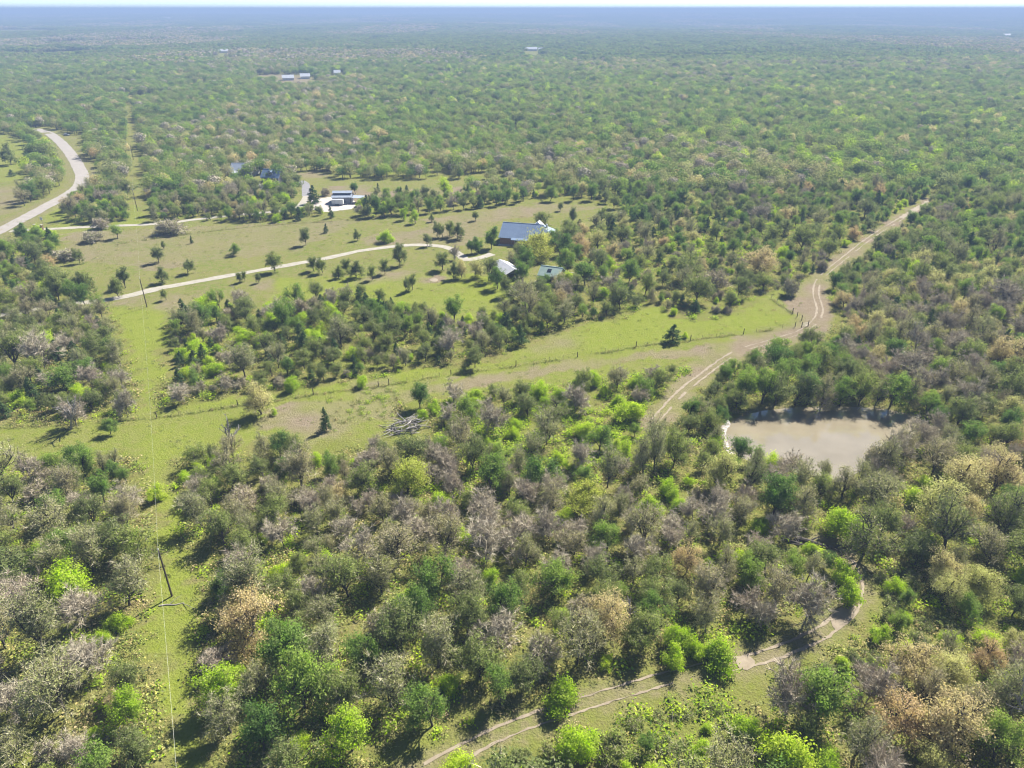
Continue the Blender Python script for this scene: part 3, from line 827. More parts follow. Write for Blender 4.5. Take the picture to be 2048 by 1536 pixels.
HAND = [
 # along the near fence and the dry strip
 (523, 828, 78, 'cream', 'lone pale-leaved tree with a bare dark trunk beside the wire fence', 1.0),
 (549, 828, 18, 'lime', 'small bright green bush beside the lone pale tree', 1.0),
 (653, 860, 52, 'cedar', 'slim dark evergreen standing alone on the dry strip left of the brush pile', .75),
 (221, 868, 34, 'green', 'round green bush where the fence strip meets the power-line clearing', 1.1),
 (840, 815, 52, 'green', 'leafy green tree just behind the brush pile', 1.0),
 (845, 838, 24, 'lime', 'low bright bush touching the brush pile', 1.0),
 # big marked trees of the near woods
 (815, 985, 105, 'gold', 'big round yellow-green tree below the brush pile', .95),
 (740, 980, 80, 'olive', 'olive tree at the left shoulder of the big round yellow-green tree', 1.0),
 (980, 985, 90, 'green', 'slender fresh-green tree with a bare stem right of the big round tree', .8),
 (1165, 870, 42, 'lime', 'rounded lime bush below the single dark-trunked tree in the open wood', 1.25),
 (1262, 842, 52, 'lime', 'largest lime bush beside the track end', 1.3),
 (1106, 850, 80, 'tall', 'single dark-trunked spreading tree in the open wood', .95),
 (1215, 975, 95, 'half', 'curved dark-trunked tree with thin crown in the open wood', .9),
 (1286, 955, 95, 'half', 'upright thin-crowned tree, left one of a close pair near the pond', .75),
 (1308, 945, 95, 'half', 'upright thin-crowned tree, right one of a close pair near the pond', .75),
 (1346, 935, 80, 'olive', 'grey-green tree between the thin pair and the pond', .95),
 (1425, 900, 36, 'lime', 'lime bush at the sandy left corner of the pond', 1.1),
 (1435, 975, 90, 'cream', 'pale spreading tree on the near shore left of the pond', .95),
 (1490, 985, 95, 'tall', 'twisted dark-trunked tree in front of the pond, nearest its pale shore', .8),
 (1600, 985, 80, 'half', 'grey-green tree hanging over the near pond shore', 1.05),
 (1640, 1000, 62, 'olive', 'olive bushy tree right beside the tree hanging over the pond shore', 1.0),
 (1175, 1030, 85, 'gold', 'cream-green rounded tree standing among bare grey trees', 1.15),
 (1245, 925, 55, 'limetree', 'bright green tree behind the cream-green rounded tree', .8),
 (1725, 1112, 130, 'tall', 'largest leaning dark-trunked tree beside the trail bend', 1.0),
 (1680, 1070, 72, 'lime', 'large vivid lime bush left of the leaning dark tree', 1.1),
 (1830, 1130, 75, 'olive', 'flat-topped green tree right of the leaning dark tree', 1.1),
 (1855, 1065, 135, 'cream', 'tall cream-crowned tree right of the pond', .95),
 (1905, 990, 110, 'cream', 'second cream-crowned tree, behind the tall cream one', 1.0),
 (1985, 985, 110, 'tan', 'pinkish tan tree near the right edge above the cream tree', .95),
 (1770, 950, 95, 'half', 'thin tree with green top standing at the pond right shore', .75),
 (1740, 960, 70, 'bare', 'bare grey tree at the pond right shore', 1.0),
 (1935, 890, 60, 'green', 'green tree above the cream trees, right of the pond', 1.15),
 (1690, 1210, 62, 'lime', 'upright lime bush hugging the trail bend', .75),
 (1680, 1170, 60, 'lime', 'lime bush behind the one hugging the trail bend', .8),
 (1610, 1245, 110, 'bare', 'pale bare tree inside the trail bend', .95),
 (1440, 1325, 70, 'lime', 'big lime bush beside the sandy trail patch', 1.2),
 (1340, 1335, 55, 'lime', 'lime bush left of the big lime bush on the trail', .9),
 (1395, 1320, 45, 'lime', 'small lime bush between two lime bushes on the trail', .8),
 (1130, 1410, 75, 'lime', 'lime bush where the trail leaves the dark trees', 1.0),
 (1000, 1410, 85, 'green', 'green conical tree at the trail lower end', .8),
 (840, 1255, 90, 'green', 'single bright green tree among grey trees, left of the middle', .85),
 (505, 1275, 135, 'tan', 'big tan-leaved tree right of the near power pole', .95),
 (1215, 1270, 115, 'tan', 'brown-topped tree among grey-green trees in the lower middle', .9),
 (1235, 1200, 45, 'green', 'small blue-green treetop behind the brown-topped tree', 1.0),
 (1890, 1500, 155, 'tan', 'broad orange-tan tree near the lower right corner', 1.0),
 (1780, 1475, 120, 'tan', 'tan tree left of the broad orange-tan tree', 1.05),
 (1630, 1450, 115, 'green', 'broad green tree below the sandy trail patch', 1.05),
 (1570, 1440, 130, 'bare', 'pale bare tree left of the broad green tree below the trail', .8),
 (1730, 1410, 110, 'bare', 'pale bare tree behind the broad green tree below the trail', .9),
 (1860, 1560, 85, 'cream', 'pale yellow tree cut by the lower edge near the right', 1.0),
 (435, 1415, 105, 'limetree', 'lime-topped tree beside the power-line clearing', .95),
 (705, 1500, 110, 'limetree', 'tall lime-leaved tree at the bottom, left of the middle', .9),
 (530, 1500, 95, 'green', 'green tree right of the power-line clearing at the bottom edge', 1.0),
 (270, 1450, 95, 'limetree', 'pale lime tree left of the power-line clearing at the bottom', .8),
 (240, 1260, 50, 'lime', 'small lime bush left of the near power pole', 1.0),
 (90, 1130, 60, 'limetree', 'lime tree near the left edge level with the near power pole', 1.0),
 (120, 1040, 75, 'green', 'rounded green tree left of the clearing, above the near power pole', 1.0),
 (310, 1000, 40, 'lime', 'yellow-green bush on the left edge of the power-line clearing', 1.0),
 (370, 965, 28, 'lime', 'small lime bush on the right edge of the power-line clearing', 1.1),
 (915, 1540, 60, 'lime', 'lime bush at the bottom edge below the trail', 1.3),
 (1970, 1300, 55, 'lime', 'lime bush near the right edge, above the orange-tan tree', 1.0),
 (2030, 1390, 60, 'lime', 'lime bush cut by the right edge', 1.0),
 (1890, 1290, 40, 'lime', 'small lime bush in the grey thicket at the right', 1.0),
 (1985, 1090, 130, 'tall', 'dark multi-limbed tree at the right edge below the tan tree', .8),
 (1885, 1110, 150, 'tall', 'tall dark-trunked tree just right of the tall cream tree', .65),
 # thicket below the lawn
 (771, 640, 42, 'cedar', 'dark evergreen at the upper edge of the thicket below the lawn', 1.1),
 (808, 662, 40, 'cedar', 'broad dark evergreen in the thicket, second from its upper edge', 1.3),
 (885, 676, 40, 'cedar', 'dark evergreen at the right end of the thicket below the lawn', 1.2),
 (845, 695, 45, 'olive', 'olive tree between the two dark evergreens of the thicket', 1.1),
 (635, 690, 30, 'lime', 'lime bush in the heart of the thicket below the lawn', 1.3),
 (433, 748, 30, 'lime', 'lime bush in the lower left of the thicket', 1.4),
 (525, 690, 32, 'lime', 'lime bush left of the thicket centre', 1.3),
 (393, 705, 34, 'lime', 'lime bush at the thicket left side', 1.3),
 (727, 772, 28, 'lime', 'lime bush on the lower edge of the thicket by the fence strip', 1.0),
 (582, 782, 36, 'lime', 'lime bush near the lone pale tree, behind the fence', .9),
 (411, 625, 42, 'lime', 'lime bush at the upper left of the thicket', 1.2),
 (367, 628, 34, 'cedar', 'cone-shaped evergreen at the upper left tip of the thicket', .9),
 (950, 735, 50, 'olive', 'olive bushy tree at the fence end of the thicket', 1.0),
 (1000, 700, 42, 'olive', 'olive tree on the thicket right tip', .8),
 (1040, 690, 46, 'cedar', 'dark tree facing the lawn right of the thicket', 1.1),
 (985, 690, 52, 'olive', 'narrow olive tree on the lawn side of the thicket', .6),
 (370, 805, 50, 'bare', 'bare mauve bush at the thicket corner by the clearing', 1.3),
 (460, 735, 45, 'bare', 'grey bare tree behind the lime bush of the thicket', 1.0),
 (155, 855, 75, 'bare', 'white dead-looking bare tree at the foot of the left thicket', .9),
 (255, 835, 70, 'bare', 'grey bare tree at the corner of the left thicket and the clearing', .7),
 # lawn around the houses
 (1345, 684, 42, 'cedar', 'dark round bush standing alone on the mown strip', 1.5),
 (1368, 676, 14, 'lime', 'tiny lime bush beside the dark round bush', 1.2),
 (376, 548, 32, 'lawn', 'round lawn tree above the driveway, alone, left of centre', 1.15),
 (318, 525, 36, 'lawn', 'lawn tree behind its twin, left of the round lawn tree', .9),
 (326, 566, 38, 'lawn', 'lawn tree in front of its twin by the driveway', .9),
 (328, 498, 18, 'lawn', 'small sapling behind the twin lawn trees', .7),
 (384, 487, 17, 'cedar', 'small narrow evergreen alone on the far lawn', .7),
 (468, 510, 27, 'green', 'compact green bush alone in the middle of the far lawn', 1.3),
 (612, 490, 40, 'lawn', 'slender tree on the far lawn, left of a small evergreen', .75),
 (653, 466, 20, 'cedar', 'small dark evergreen near the far lawn fence', .9),
 (550, 542, 46, 'lawn', 'spreading tree on the far side of the long driveway', 1.0),
 (627, 542, 34, 'lawn', 'left one of a pair of trees beside the long driveway', .9),
 (645, 545, 36, 'lawn', 'right one of a pair of trees beside the long driveway', .9),
 (480, 566, 25, 'lawn', 'thin sapling below the driveway, left of two', .7),
 (490, 562, 24, 'lawn', 'thin sapling below the driveway, right of two', .7),
 (518, 566, 22, 'lawn', 'thin sapling below the driveway near the spreading tree', .7),
 (677, 556, 30, 'lawn', 'small tree below the driveway, in the grove at its left', .9),
 (694, 545, 34, 'lawn', 'tree in the grove below the driveway bend', 1.0),
 (712, 556, 40, 'lawn', 'broad tree in the grove below the driveway bend', 1.1),
 (745, 560, 34, 'lawn', 'thin tree right of the grove below the driveway bend', .7),
 (770, 548, 36, 'lawn', 'tree near the top of the driveway bend', .8),
 (800, 530, 50, 'lawn', 'tall tree under the driveway bend', .8),
 (825, 580, 36, 'lawn', 'thin-stemmed tree on the lawn below the bend', .7),
 (812, 585, 34, 'lawn', 'thin-stemmed sapling beside the one below the bend', .6),
 (333, 600, 25, 'lawn', 'small round tree between the pole and the driveway', .8),
 (251, 576, 48, 'lawn', 'tree at the driveway left of the second power pole, taller of two', .8),
 (237, 593, 44, 'lawn', 'tree at the driveway left of the second power pole, shorter of two', .8),
 (181, 592, 56, 'lawn', 'right one of two tall lawn trees left of the second pole', .75),
 (162, 594, 54, 'lawn', 'left one of two tall lawn trees left of the second pole', .75),
 (94, 626, 60, 'lawn', 'tall tree over the shaded driveway at the left', .8),
 (118, 600, 60, 'lawn', 'tree behind the shaded driveway at the left', .8),
 (160, 526, 34, 'lawn', 'olive tree on the upper lawn, left side', .9),
 (103, 486, 34, 'cedar', 'dark evergreen by the entrance drive', 1.1),
 (48, 478, 34, 'lawndark', 'dark tree beside the brick entrance wall', 1.1),
 (188, 483, 26, 'greybrush', 'grey bush below the entrance drive', 1.6),
 (236, 478, 32, 'green', 'green bush below the entrance drive, right of the grey bush', 1.1),
 (130, 520, 30, 'greybrush', 'wide dark grey bush on the upper lawn at the left', 1.9),
 (342, 466, 36, 'greybrush', 'large grey leafless bush beside the entrance drive', 1.6),
 (205, 456, 26, 'greybrush', 'grey bush above the entrance drive', 1.3),
 (715, 481, 26, 'lawn', 'slender tree left of the yellow-green lawn bush', .7),
 (772, 485, 30, 'lime', 'yellow-green rounded tree on the far lawn', 1.15),
 (806, 441, 30, 'limetree', 'left one of two lime trees at the far lawn edge', .8),
 (831, 447, 32, 'limetree', 'right one of two lime trees at the far lawn edge', .8),
 (863, 444, 18, 'lawn', 'small tree right of the two lime trees', .8),
 (875, 473, 34, 'lawn', 'leftmost of four trees in a clump above the driveway', .7),
 (885, 475, 30, 'lawn', 'second tree from the left in the clump of four', .8),
 (900, 473, 36, 'lawn', 'third tree from the left in the clump of four', .9),
 (915, 478, 38, 'lawn', 'rightmost tree in the clump of four above the driveway', 1.0),
 (855, 492, 28, 'lawn', 'tree touching the driveway bend', .9),
 (951, 442, 22, 'lawn', 'small round tree behind the clump of four', .9),
 (1121, 422, 20, 'lawn', 'small tree on the far field behind the big house', .8),
 (1145, 447, 36, 'lawn', 'thin-stemmed tree on the field right of the big house', .7),
 (1202, 449, 38, 'lawn', 'thin-stemmed tree right of the big house, farther of two', .8),
 (1090, 458, 40, 'olive', 'olive tree behind the big blue-roofed house', 1.2),
 (983, 498, 48, 'lawndark', 'dark upright tree at the left end of the big house', .85),
 (957, 505, 34, 'lawndark', 'right one of two dark trees by the drive circle', 1.0),
 (944, 508, 32, 'lawndark', 'left one of two dark trees by the drive circle', .9),
 (909, 520, 34, 'bare', 'bare small tree inside the driveway bend', .8),
 (885, 540, 42, 'lawn', 'olive tree left of the white-roofed shed', 1.0),
 (907, 558, 40, 'lawn', 'first tree of the row left of the white-roofed shed', .8),
 (924, 556, 44, 'cream', 'pale tree of the row left of the white-roofed shed', .7),
 (950, 554, 46, 'cream', 'larger pale tree of the row left of the white-roofed shed', .85),
 (977, 562, 52, 'olive', 'tree touching the left wall of the white-roofed shed', .8),
 (995, 578, 46, 'green', 'green tree in front of the white-roofed shed', .9),
 (1013, 594, 46, 'lawn', 'trim tree on the lawn in front of the shed', .75),
 (1022, 532, 36, 'half', 'thin brownish tree behind the white-roofed shed', 1.2),
 (1072, 522, 74, 'gold', 'yellow-green tree hiding the middle of the big house', 1.1),
 (1052, 545, 52, 'green', 'rounded green tree between shed and cottage', .9),
 (1120, 512, 50, 'green', 'wide green tree at the right end of the big house', 1.3),
 (1160, 510, 52, 'tan', 'tan tree right of the big house', 1.0),
 (1195, 498, 46, 'cream', 'cream tree among the trees right of the big house', 1.1),
 (1225, 520, 46, 'tan', 'tan tree farthest right of the house grove', .8),
 (1040, 520, 40, 'olive', 'olive tree between the shed and the big house', 1.0),
 (1095, 505, 52, 'gold', 'yellow-green tree just right of the one hiding the big house', .9),
 (1135, 545, 50, 'green', 'green tree right behind the cottage', 1.0),
 (1150, 590, 46, 'olive', 'olive tree between the cottage and the dark round tree', 1.0),
 (1045, 570, 46, 'green', 'green tree left of the cottage front', .9),
 (1062, 500, 30, 'half', 'thin tree at the big house porch', .9),
 (1180, 530, 40, 'half', 'thin grey tree beside the cottage yard', 1.0),
 (1170, 570, 58, 'lawndark', 'large dark round tree right of the cottage', 1.25),
 (1118, 578, 40, 'cream', 'pale leafy small tree in front of the cottage wall', .7),
 (1072, 595, 45, 'olive', 'olive tree in front of the cottage', 1.2),
 (1100, 625, 50, 'olive', 'broad olive tree on the lawn below the cottage', 1.2),
 (1128, 648, 58, 'half', 'large grey bushy tree on the lawn below the cottage', 1.3),
 (1030, 640, 40, 'olive', 'olive tree on the lawn right of the thicket tip', .8),
 (1240, 620, 62, 'olive', 'big olive tree at the head of the mown strip', 1.1),
 (1290, 590, 50, 'olive', 'olive tree behind the big one at the mown strip head', .9),
 (1375, 565, 62, 'olive', 'wide dark-shaded tree cluster head above the mown strip', 1.2),
 (1425, 580, 50, 'greybrush', 'grey bush above the mown strip', 1.2),
 (1475, 595, 50, 'olive', 'dark olive bush right above the mown strip', 1.0),
 (1390, 625, 28, 'cedar', 'dark small evergreen amid rough grass by the mown strip', 1.6),
 (1520, 550, 68, 'tan', 'wide brown-topped tree above the fence corner', 1.25),
 (1580, 590, 40, 'greybrush', 'grey bush beside the pasture fence end', .8),
 (1640, 540, 26, 'greybrush', 'dark grey bush beside the dirt track bend', 1.0),
 # neighbours' trees
 (888, 392, 40, 'limetree', 'wide lime tree with forked trunk on the far dirt lot', 1.0),
 (757, 386, 20, 'cedar', 'small dark upright evergreen on the far dirt lot', .8),
 (711, 388, 26, 'lawndark', 'dark round tree behind the grey barn', 1.0),
 (628, 406, 38, 'cedar', 'tall dark evergreen beside the paved yard', 1.2),
 (652, 391, 18, 'greybrush', 'brown bush left of the grey barn', .9),
 (599, 440, 28, 'cedar', 'dark cone-shaped evergreen below the drive fork', 1.0),
 (662, 436, 26, 'cedar', 'dark evergreen below the paved yard', .8),
 (735, 428, 40, 'cedar', 'left one of two dark evergreens right of the barn', .8),
 (752, 432, 46, 'lawndark', 'dark tree right of the barn, tallest there', .7),
 (821, 414, 34, 'lawndark', 'dark spreading tree on the far dirt lot front', 1.0),
 (577, 384, 34, 'lawn', 'left one of two thin-stemmed trees at the farmhouse', 1.0),
 (594, 380, 36, 'lawn', 'right one of two thin-stemmed trees at the farmhouse', 1.0),
 (538, 390, 38, 'limetree', 'bright green tree in front of the farmhouse', 1.1),
 (575, 405, 22, 'lime', 'lime bush inside the drive fork', 1.0),
 (22, 330, 46, 'lawn', 'lone tall tree in the meadow left of the road', .9),
 (24, 352, 14, 'cedar', 'small dark bush in the meadow left of the road', 1.6),
]
 
def rim(px0, px1, py0, py1, n, hs, sps, tmpl):
    for i in range(n):
        f = (i + .5) / n
        hand(px0 + (px1 - px0) * f + R.uniform(-8, 8), py0 + (py1 - py0) * f + R.uniform(-4, 2), R.uniform(*hs), R.choice(sps), tmpl % (['first', 'second', 'third', 'fourth', 'fifth', 'sixth', 'seventh', 'eighth', 'ninth', 'tenth', 'eleventh', 'twelfth'][i]), R.uniform(.85, 1.1))
rim(1470, 1830, 806, 812, 11, (62, 84), ['olive', 'green', 'olive', 'half'], 'tree on the far pond shore, %s from the left')
rim(1700, 1890, 985, 868, 6, (62, 90), ['half', 'olive', 'bare', 'half'], 'tree on the near right pond shore, %s from the left')
rim(1440, 1405, 935, 850, 3, (40, 60), ['olive', 'half'], 'tree on the left pond shore, %s from the front')
for h in HAND:
    hand(*h)

# ------------------------------------------------------------------ the woods: scatter every other tree
MIXES = [
    (BARE_Z, dict(bare=.52, half=.32, olive=.06, green=.03, lime=.05, tan=.02)),
    (BARE_R, dict(bare=.26, half=.24, olive=.20, cream=.14, tan=.05, green=.08, cedar=.03)),
    (POND_N, dict(olive=.42, green=.40, half=.1, lime=.06, cedar=.02)),
    (LIME_Z, dict(half=.26, olive=.24, lime=.24, green=.10, bare=.14, tall=.02)),
    (LIME_B, dict(lime=.34, green=.16, olive=.12, brush=.38)),
    (RIGHT_B, dict(half=.30, bare=.20, cream=.12, tan=.08, olive=.20, lime=.06, green=.05)),
    (LEFT_T, dict(olive=.40, green=.18, half=.18, lime=.10, bare=.10, cedar=.04)),
    (SPARSE[5][0], dict(olive=.34, lime=.16, half=.16, bare=.10, cedar=.10, green=.1, greybrush=.06)),
    (SPARSE[0][0], dict(olive=.34, green=.16, greybrush=.16, lime=.12, half=.12, bare=.04, tan=.04, cedar=.03)),
]
def zones(x, y):
    z = np.full(len(x), -1)
    for i in range(len(MIXES) - 1, -1, -1):
        z[inpoly(MIXES[i][0], x, y)] = i
    z[np.hypot(x, y) > 260] = -2
    return z
def mix_of(zone, y, n, b):
    if zone >= 0: return MIXES[zone][1]
    if zone == -2:
        m = dict(olive=.30, green=.30, lime=.10 + .12 * n, half=.12, bare=.05, tan=.03, cream=.04, cedar=.06)
        if b > .68: m.update(bare=.25, half=.3, tan=.12, lime=.02)
        return m
    if y > 150: return dict(olive=.34, green=.22, lime=.10, half=.14, bare=.10, greybrush=.06, tan=.02, cedar=.03)
    return dict(half=.33, olive=.28, bare=.13, green=.11, lime=.10, tan=.02, greybrush=.03)

SIZE = {}
class Hash:
    def __init__(s, c): s.c, s.d = c, {}
    def near(s, x, y, r):
        k = int(r / s.c) + 1
        i0, j0 = int(x // s.c), int(y // s.c)
        for i in range(i0 - k, i0 + k + 1):
            for j in range(j0 - k, j0 + k + 1):
                for q in s.d.get((i, j), ()): yield q
    def put(s, x, y, w): s.d.setdefault((int(x // s.c), int(y // s.c)), []).append((x, y, w))
hh = Hash(6.0)
for t in PLACED:
    t['w'] = NATURAL[t['sp']][1] * t['s'] * t['wf']
    hh.put(t['x'], t['y'], t['w'])

# ground taken by buildings and the yards kept open
KEEP = [(G(22, 484), 9), (G(-25, 506), 10), (G(55, 470), 5), (G(530, 872), 9), (G(815, 884), 6.5), (G(650, 888), 6), (G(690, 424), 10), (G(480, 366), 11), (G(545, 376), 9), (G(1488, 1360), 6), (G(1045, 480), 13), (G(1018, 545), 7), (G(1100, 550), 7), (G(680, 400), 11), (G(480, 345), 12), (G(520, 372), 8), (G(545, 355), 9), (G(815, 850), 5.5), (G(1605, 652), 4), (G(128, 270), 6), (G(78, 455), 6), (G(275, 421), 3), (G(344, 1192), 4)]
def near_woods():
    n = 52000
    yy = np.sqrt(rng.uniform(34 ** 2, 350 ** 2, n))
    xx = rng.uniform(-1, 1, n) * (yy * .80 + 34)
    clear = is_clear(xx, yy)
    for c, r in KEEP:
        clear |= np.hypot(xx - c[0], yy - c[1]) < r
    zn, na, nb = zones(xx, yy), vnoise(xx, yy, 120, 61), vnoise(xx, yy, 70, 62)
    sz = vnoise(xx, yy, 19, 63)
    clear |= dline(CLEAR[0], xx, yy, True) < 2.8
    clear |= dline(CLEAR[1], xx, yy, True) < np.where(yy > 195, .8, 2.6)
    dtr = dline(TRAIL[::2], xx, yy)
    clear |= dtr < 4.0
    # the open, brushy camera side of the trail and of the near pond shore: low growth only
    low = (dtr < 10.5) & (dline(TRAIL[::2], xx, yy + 1.0) < dtr)
    lane = np.where(dline(CLEAR[0], xx, yy, True) < 8, .82, 1.0) * np.where(dline(CLEAR[1], xx, yy, True) < 9, .7, 1.0)
    fac = np.ones(n)
    for poly, k in SPARSE:
        fac = np.where(inpoly(poly, xx, yy), k, fac)
    for i in range(n):
        if clear[i]: continue
        x, y = xx[i], yy[i]
        px, py, d = proj(x, y)
        mix = mix_of(zn[i], y, na[i], nb[i])
        sp = R.choices(list(mix), list(mix.values()))[0]
        if low[i]: sp = R.choice(['brush', 'brush', 'brush', 'lime', 'lime', 'green'])
        s = (R.uniform(.6, 1.0) + .5 * R.random() ** 2) * (.74 + .62 * sz[i]) * (.92 if y > 150 else .98) * lane[i]
        if sp in ('tan', 'cream'): s *= .82
        if sp == 'lime' and (low[i] or R.random() < .4): s *= R.uniform(.4, .8)
        if sp == 'green' and low[i]: s *= .5
        wf = R.uniform(.85, 1.25)
        w = NATURAL[sp][1] * s * wf
        kk = .335 * fac[i]
        if any((x - a) ** 2 + (y - b) ** 2 < (kk * (w + ww)) ** 2 for a, b, ww in hh.near(x, y, 8)):
            continue
        hh.put(x, y, w)
        PLACED.append(dict(x=x, y=y, sp=sp, k=R.randrange(len(SPECIES[sp])), s=s, wf=wf, rot=R.uniform(0, 6.28), label=None, hand=False, px=px, py=py, w=w))
near_woods()

# ------------------------------------------------------------------ which of them are things of their own
NAME = dict(olive=('leafy_tree', 'tree', 'olive-green leafy tree'), green=('leafy_tree', 'tree', 'fresh green leafy tree'), half=('sparse_tree', 'tree', 'thin-leaved grey-olive tree'),
            bare=('bare_tree', 'bare tree', 'bare grey-mauve tree'), lime=('lime_shrub', 'shrub', 'lime-green bush'), tan=('tan_tree', 'tree', 'tan-leaved tree'), cream=('pale_tree', 'tree', 'cream-green leafy tree'),
            cedar=('evergreen_tree', 'evergreen', 'dark evergreen'), lawn=('lawn_tree', 'tree', 'lawn tree'), lawndark=('lawn_tree', 'tree', 'dark lawn tree'), gold=('pale_tree', 'tree', 'yellow-green tree'), limetree=('lime_tree', 'tree', 'lime-leaved tree'), brush=('low_shrub', 'shrub', 'low olive bush'),
            greybrush=('grey_shrub', 'shrub', 'grey twiggy bush'), tall=('tall_tree', 'tree', 'tall dark-limbed tree'))
GROUP = dict(lime_tree='lime-leaved trees', leafy_tree='leafy trees of the woods', sparse_tree='thin-leaved trees of the woods', bare_tree='bare trees of the woods', lime_shrub='lime-green bushes', tan_tree='tan-leaved trees', pale_tree='cream-green trees',
             evergreen_tree='dark evergreens', lawn_tree='trees on the lawns', low_shrub='low bushes by the trail', grey_shrub='grey twiggy bushes', tall_tree='tall dark-limbed trees')
LAND = [(n, G(px, py)) for n, px, py in (
    ('the near power pole', 344, 1192), ('the second power pole', 293, 612), ('the brush pile', 815, 856), ('the pond', 1640, 870), ('the lone pale fence tree', 523, 826),
    ('the sandy trail patch', 1488, 1325), ('the leaning dark-trunked tree', 1735, 1105), ('the fence corner', 1605, 655), ('the trail lower end', 960, 1485), ('the fallen dark log', 1610, 1085),
    ('the white dead tree', 155, 852), ('the broken snag', 464, 896), ('the green-roofed cottage', 1095, 550), ('the big tan-leaved tree', 505, 1275), ('the orange-tan tree', 1890, 1500),
    ('the tall cream tree', 1855, 1065), ('the round yellow-green tree', 815, 985), ('the single bright-green tree', 840, 1255), ('the brown-topped tree', 1215, 1270), ('the track bend', 1640, 610),
    ('the dark mown-strip bush', 1345, 680), ('the lower left corner', 40, 1520), ('the lower right corner', 2000, 1530), ('the thicket evergreens', 820, 650), ('the fallen pale trunk', 130, 942),
    ('the track end', 1320, 835), ('the tall lime tree', 705, 1500), ('the left edge strip', 20, 700), ('the right edge thicket', 1980, 700), ('the trail bend', 1712, 1185), ('the dirt track top', 1860, 400), ('the dark hollow', 690, 1040), ('the shaded driveway', 60, 600), ('the brown-topped wide tree', 1520, 550))]
ORD = ['', 'second', 'third', 'fourth', 'fifth', 'sixth', 'seventh', 'eighth', 'ninth', 'tenth', 'eleventh', 'twelfth', 'thirteenth', 'fourteenth', 'fifteenth', 'sixteenth', 'seventeenth', 'eighteenth', 'nineteenth', 'twentieth']
cap = dict(leafy_tree=300, sparse_tree=300, bare_tree=300)
by = {}
for t in PLACED:
    px, py, d = proj(t['x'], t['y'])
    t['view'] = (-40 < px < 2088) and (py < 1600)
    t['app'] = t['s'] * NATURAL[t['sp']][0] / d
    by.setdefault(NAME[t['sp']][0], []).append(t)
things, mass = [], []
for nm, lst in by.items():
    lst.sort(key=lambda t: (not t['hand'], not t['view'], -t['app']))
    c = cap.get(nm, 250)
    for i, t in enumerate(lst):
        (things if t['hand'] or (i < c and t['view'] and t['y'] < 215) else mass).append(t)
cells = {}
for t in things:
    if t['label']: continue
    p = np.array([t['x'], t['y']])
    nm, c = min(LAND, key=lambda l: np.linalg.norm(l[1] - p))
    dv = p - c
    if abs(dv[0]) > abs(dv[1]): dr = 'right of' if dv[0] > 0 else 'left of'
    else: dr = 'beyond' if dv[1] > 0 else 'in front of'
    rel = t['s'] * t['wf']
    size = 'small' if rel < .72 else 'large' if rel > .98 else 'middling'
    cells.setdefault((size, NAME[t['sp']][2], dr, nm), []).append((np.linalg.norm(dv), t))
for (size, look, dr, nm), lst in cells.items():
    lst.sort(key=lambda q: q[0])
    for i, (_d, t) in enumerate(lst):
        if len(lst) == 1: t['label'] = f'{size} {look} {dr} {nm}'
        elif i == 0: t['label'] = f'{size} {look} {dr} {nm}, nearest to it'
        else: t['label'] = f'{size} {look} {dr} {nm}, {ORD[min(i, 19)]} nearest to it'
for t in things:
    nm, cat, look = NAME[t['sp']]
    tm, cm, H, Wn = SPECIES[t['sp']][t['k']]
    z = float(surf_z(np.array([t['x']]), np.array([t['y']]))[0])
    o = empty(nm, (t['x'], t['y'], z), t['rot'])
    sx = t['s'] * t['wf']
    o.scale = (sx, sx, t['s'])
    tag(o, t['label'], cat, GROUP[nm])
    shrub = cat == 'shrub'
    link('stem' if shrub else 'trunk', tm, o)
    link('foliage' if shrub else 'crown', cm, o)

# ------------------------------------------------------------------ the mass of trees too many to count
def scatter(name, pts, idx, scl, rot, coll, label=None):
    me = bpy.data.meshes.new(name)
    me.from_pydata(np.asarray(pts).tolist(), [], [])
    for nm, typ, data in (('shape', 'INT', np.asarray(idx, np.int32)), ('turn', 'FLOAT', np.asarray(rot, np.float32))):
        a = me.attributes.new(nm, typ, 'POINT')
        a.data.foreach_set('value', data)
    a = me.attributes.new('size', 'FLOAT_VECTOR', 'POINT')
    a.data.foreach_set('vector', np.asarray(scl, np.float32).ravel())
    o = link(name, me)
    ng = bpy.data.node_groups.new(name + '_scatter', 'GeometryNodeTree')
    ng.interface.new_socket('Geometry', in_out='INPUT', socket_type='NodeSocketGeometry')
    ng.interface.new_socket('Geometry', in_out='OUTPUT', socket_type='NodeSocketGeometry')
    gi, go = ng.nodes.new('NodeGroupInput'), ng.nodes.new('NodeGroupOutput')
    iop = ng.nodes.new('GeometryNodeInstanceOnPoints')
    ci = ng.nodes.new('GeometryNodeCollectionInfo')
    ci.inputs[0].default_value = coll
    ci.inputs['Separate Children'].default_value = True
    ci.inputs['Reset Children'].default_value = True
    def att(nm, typ):
        n = ng.nodes.new('GeometryNodeInputNamedAttribute')
        n.data_type = typ
        n.inputs[0].default_value = nm
        return n.outputs[0]
    cx = ng.nodes.new('ShaderNodeCombineXYZ')
    ng.links.new(att('turn', 'FLOAT'), cx.inputs[2])
    e2r = ng.nodes.new('FunctionNodeEulerToRotation')
    ng.links.new(cx.outputs[0], e2r.inputs[0])
    ng.links.new(gi.outputs[0], iop.inputs['Points'])
    ng.links.new(ci.outputs[0], iop.inputs['Instance'])
    iop.inputs['Pick Instance'].default_value = True
    ng.links.new(att('shape', 'INT'), iop.inputs['Instance Index'])
    ng.links.new(e2r.outputs[0], iop.inputs['Rotation'])
    ng.links.new(att('size', 'FLOAT_VECTOR'), iop.inputs['Scale'])
    ng.links.new(iop.outputs[0], go.inputs[0])
    md = o.modifiers.new('scatter', 'NODES')
    md.node_group = ng
    return tag(o, kind='stuff')

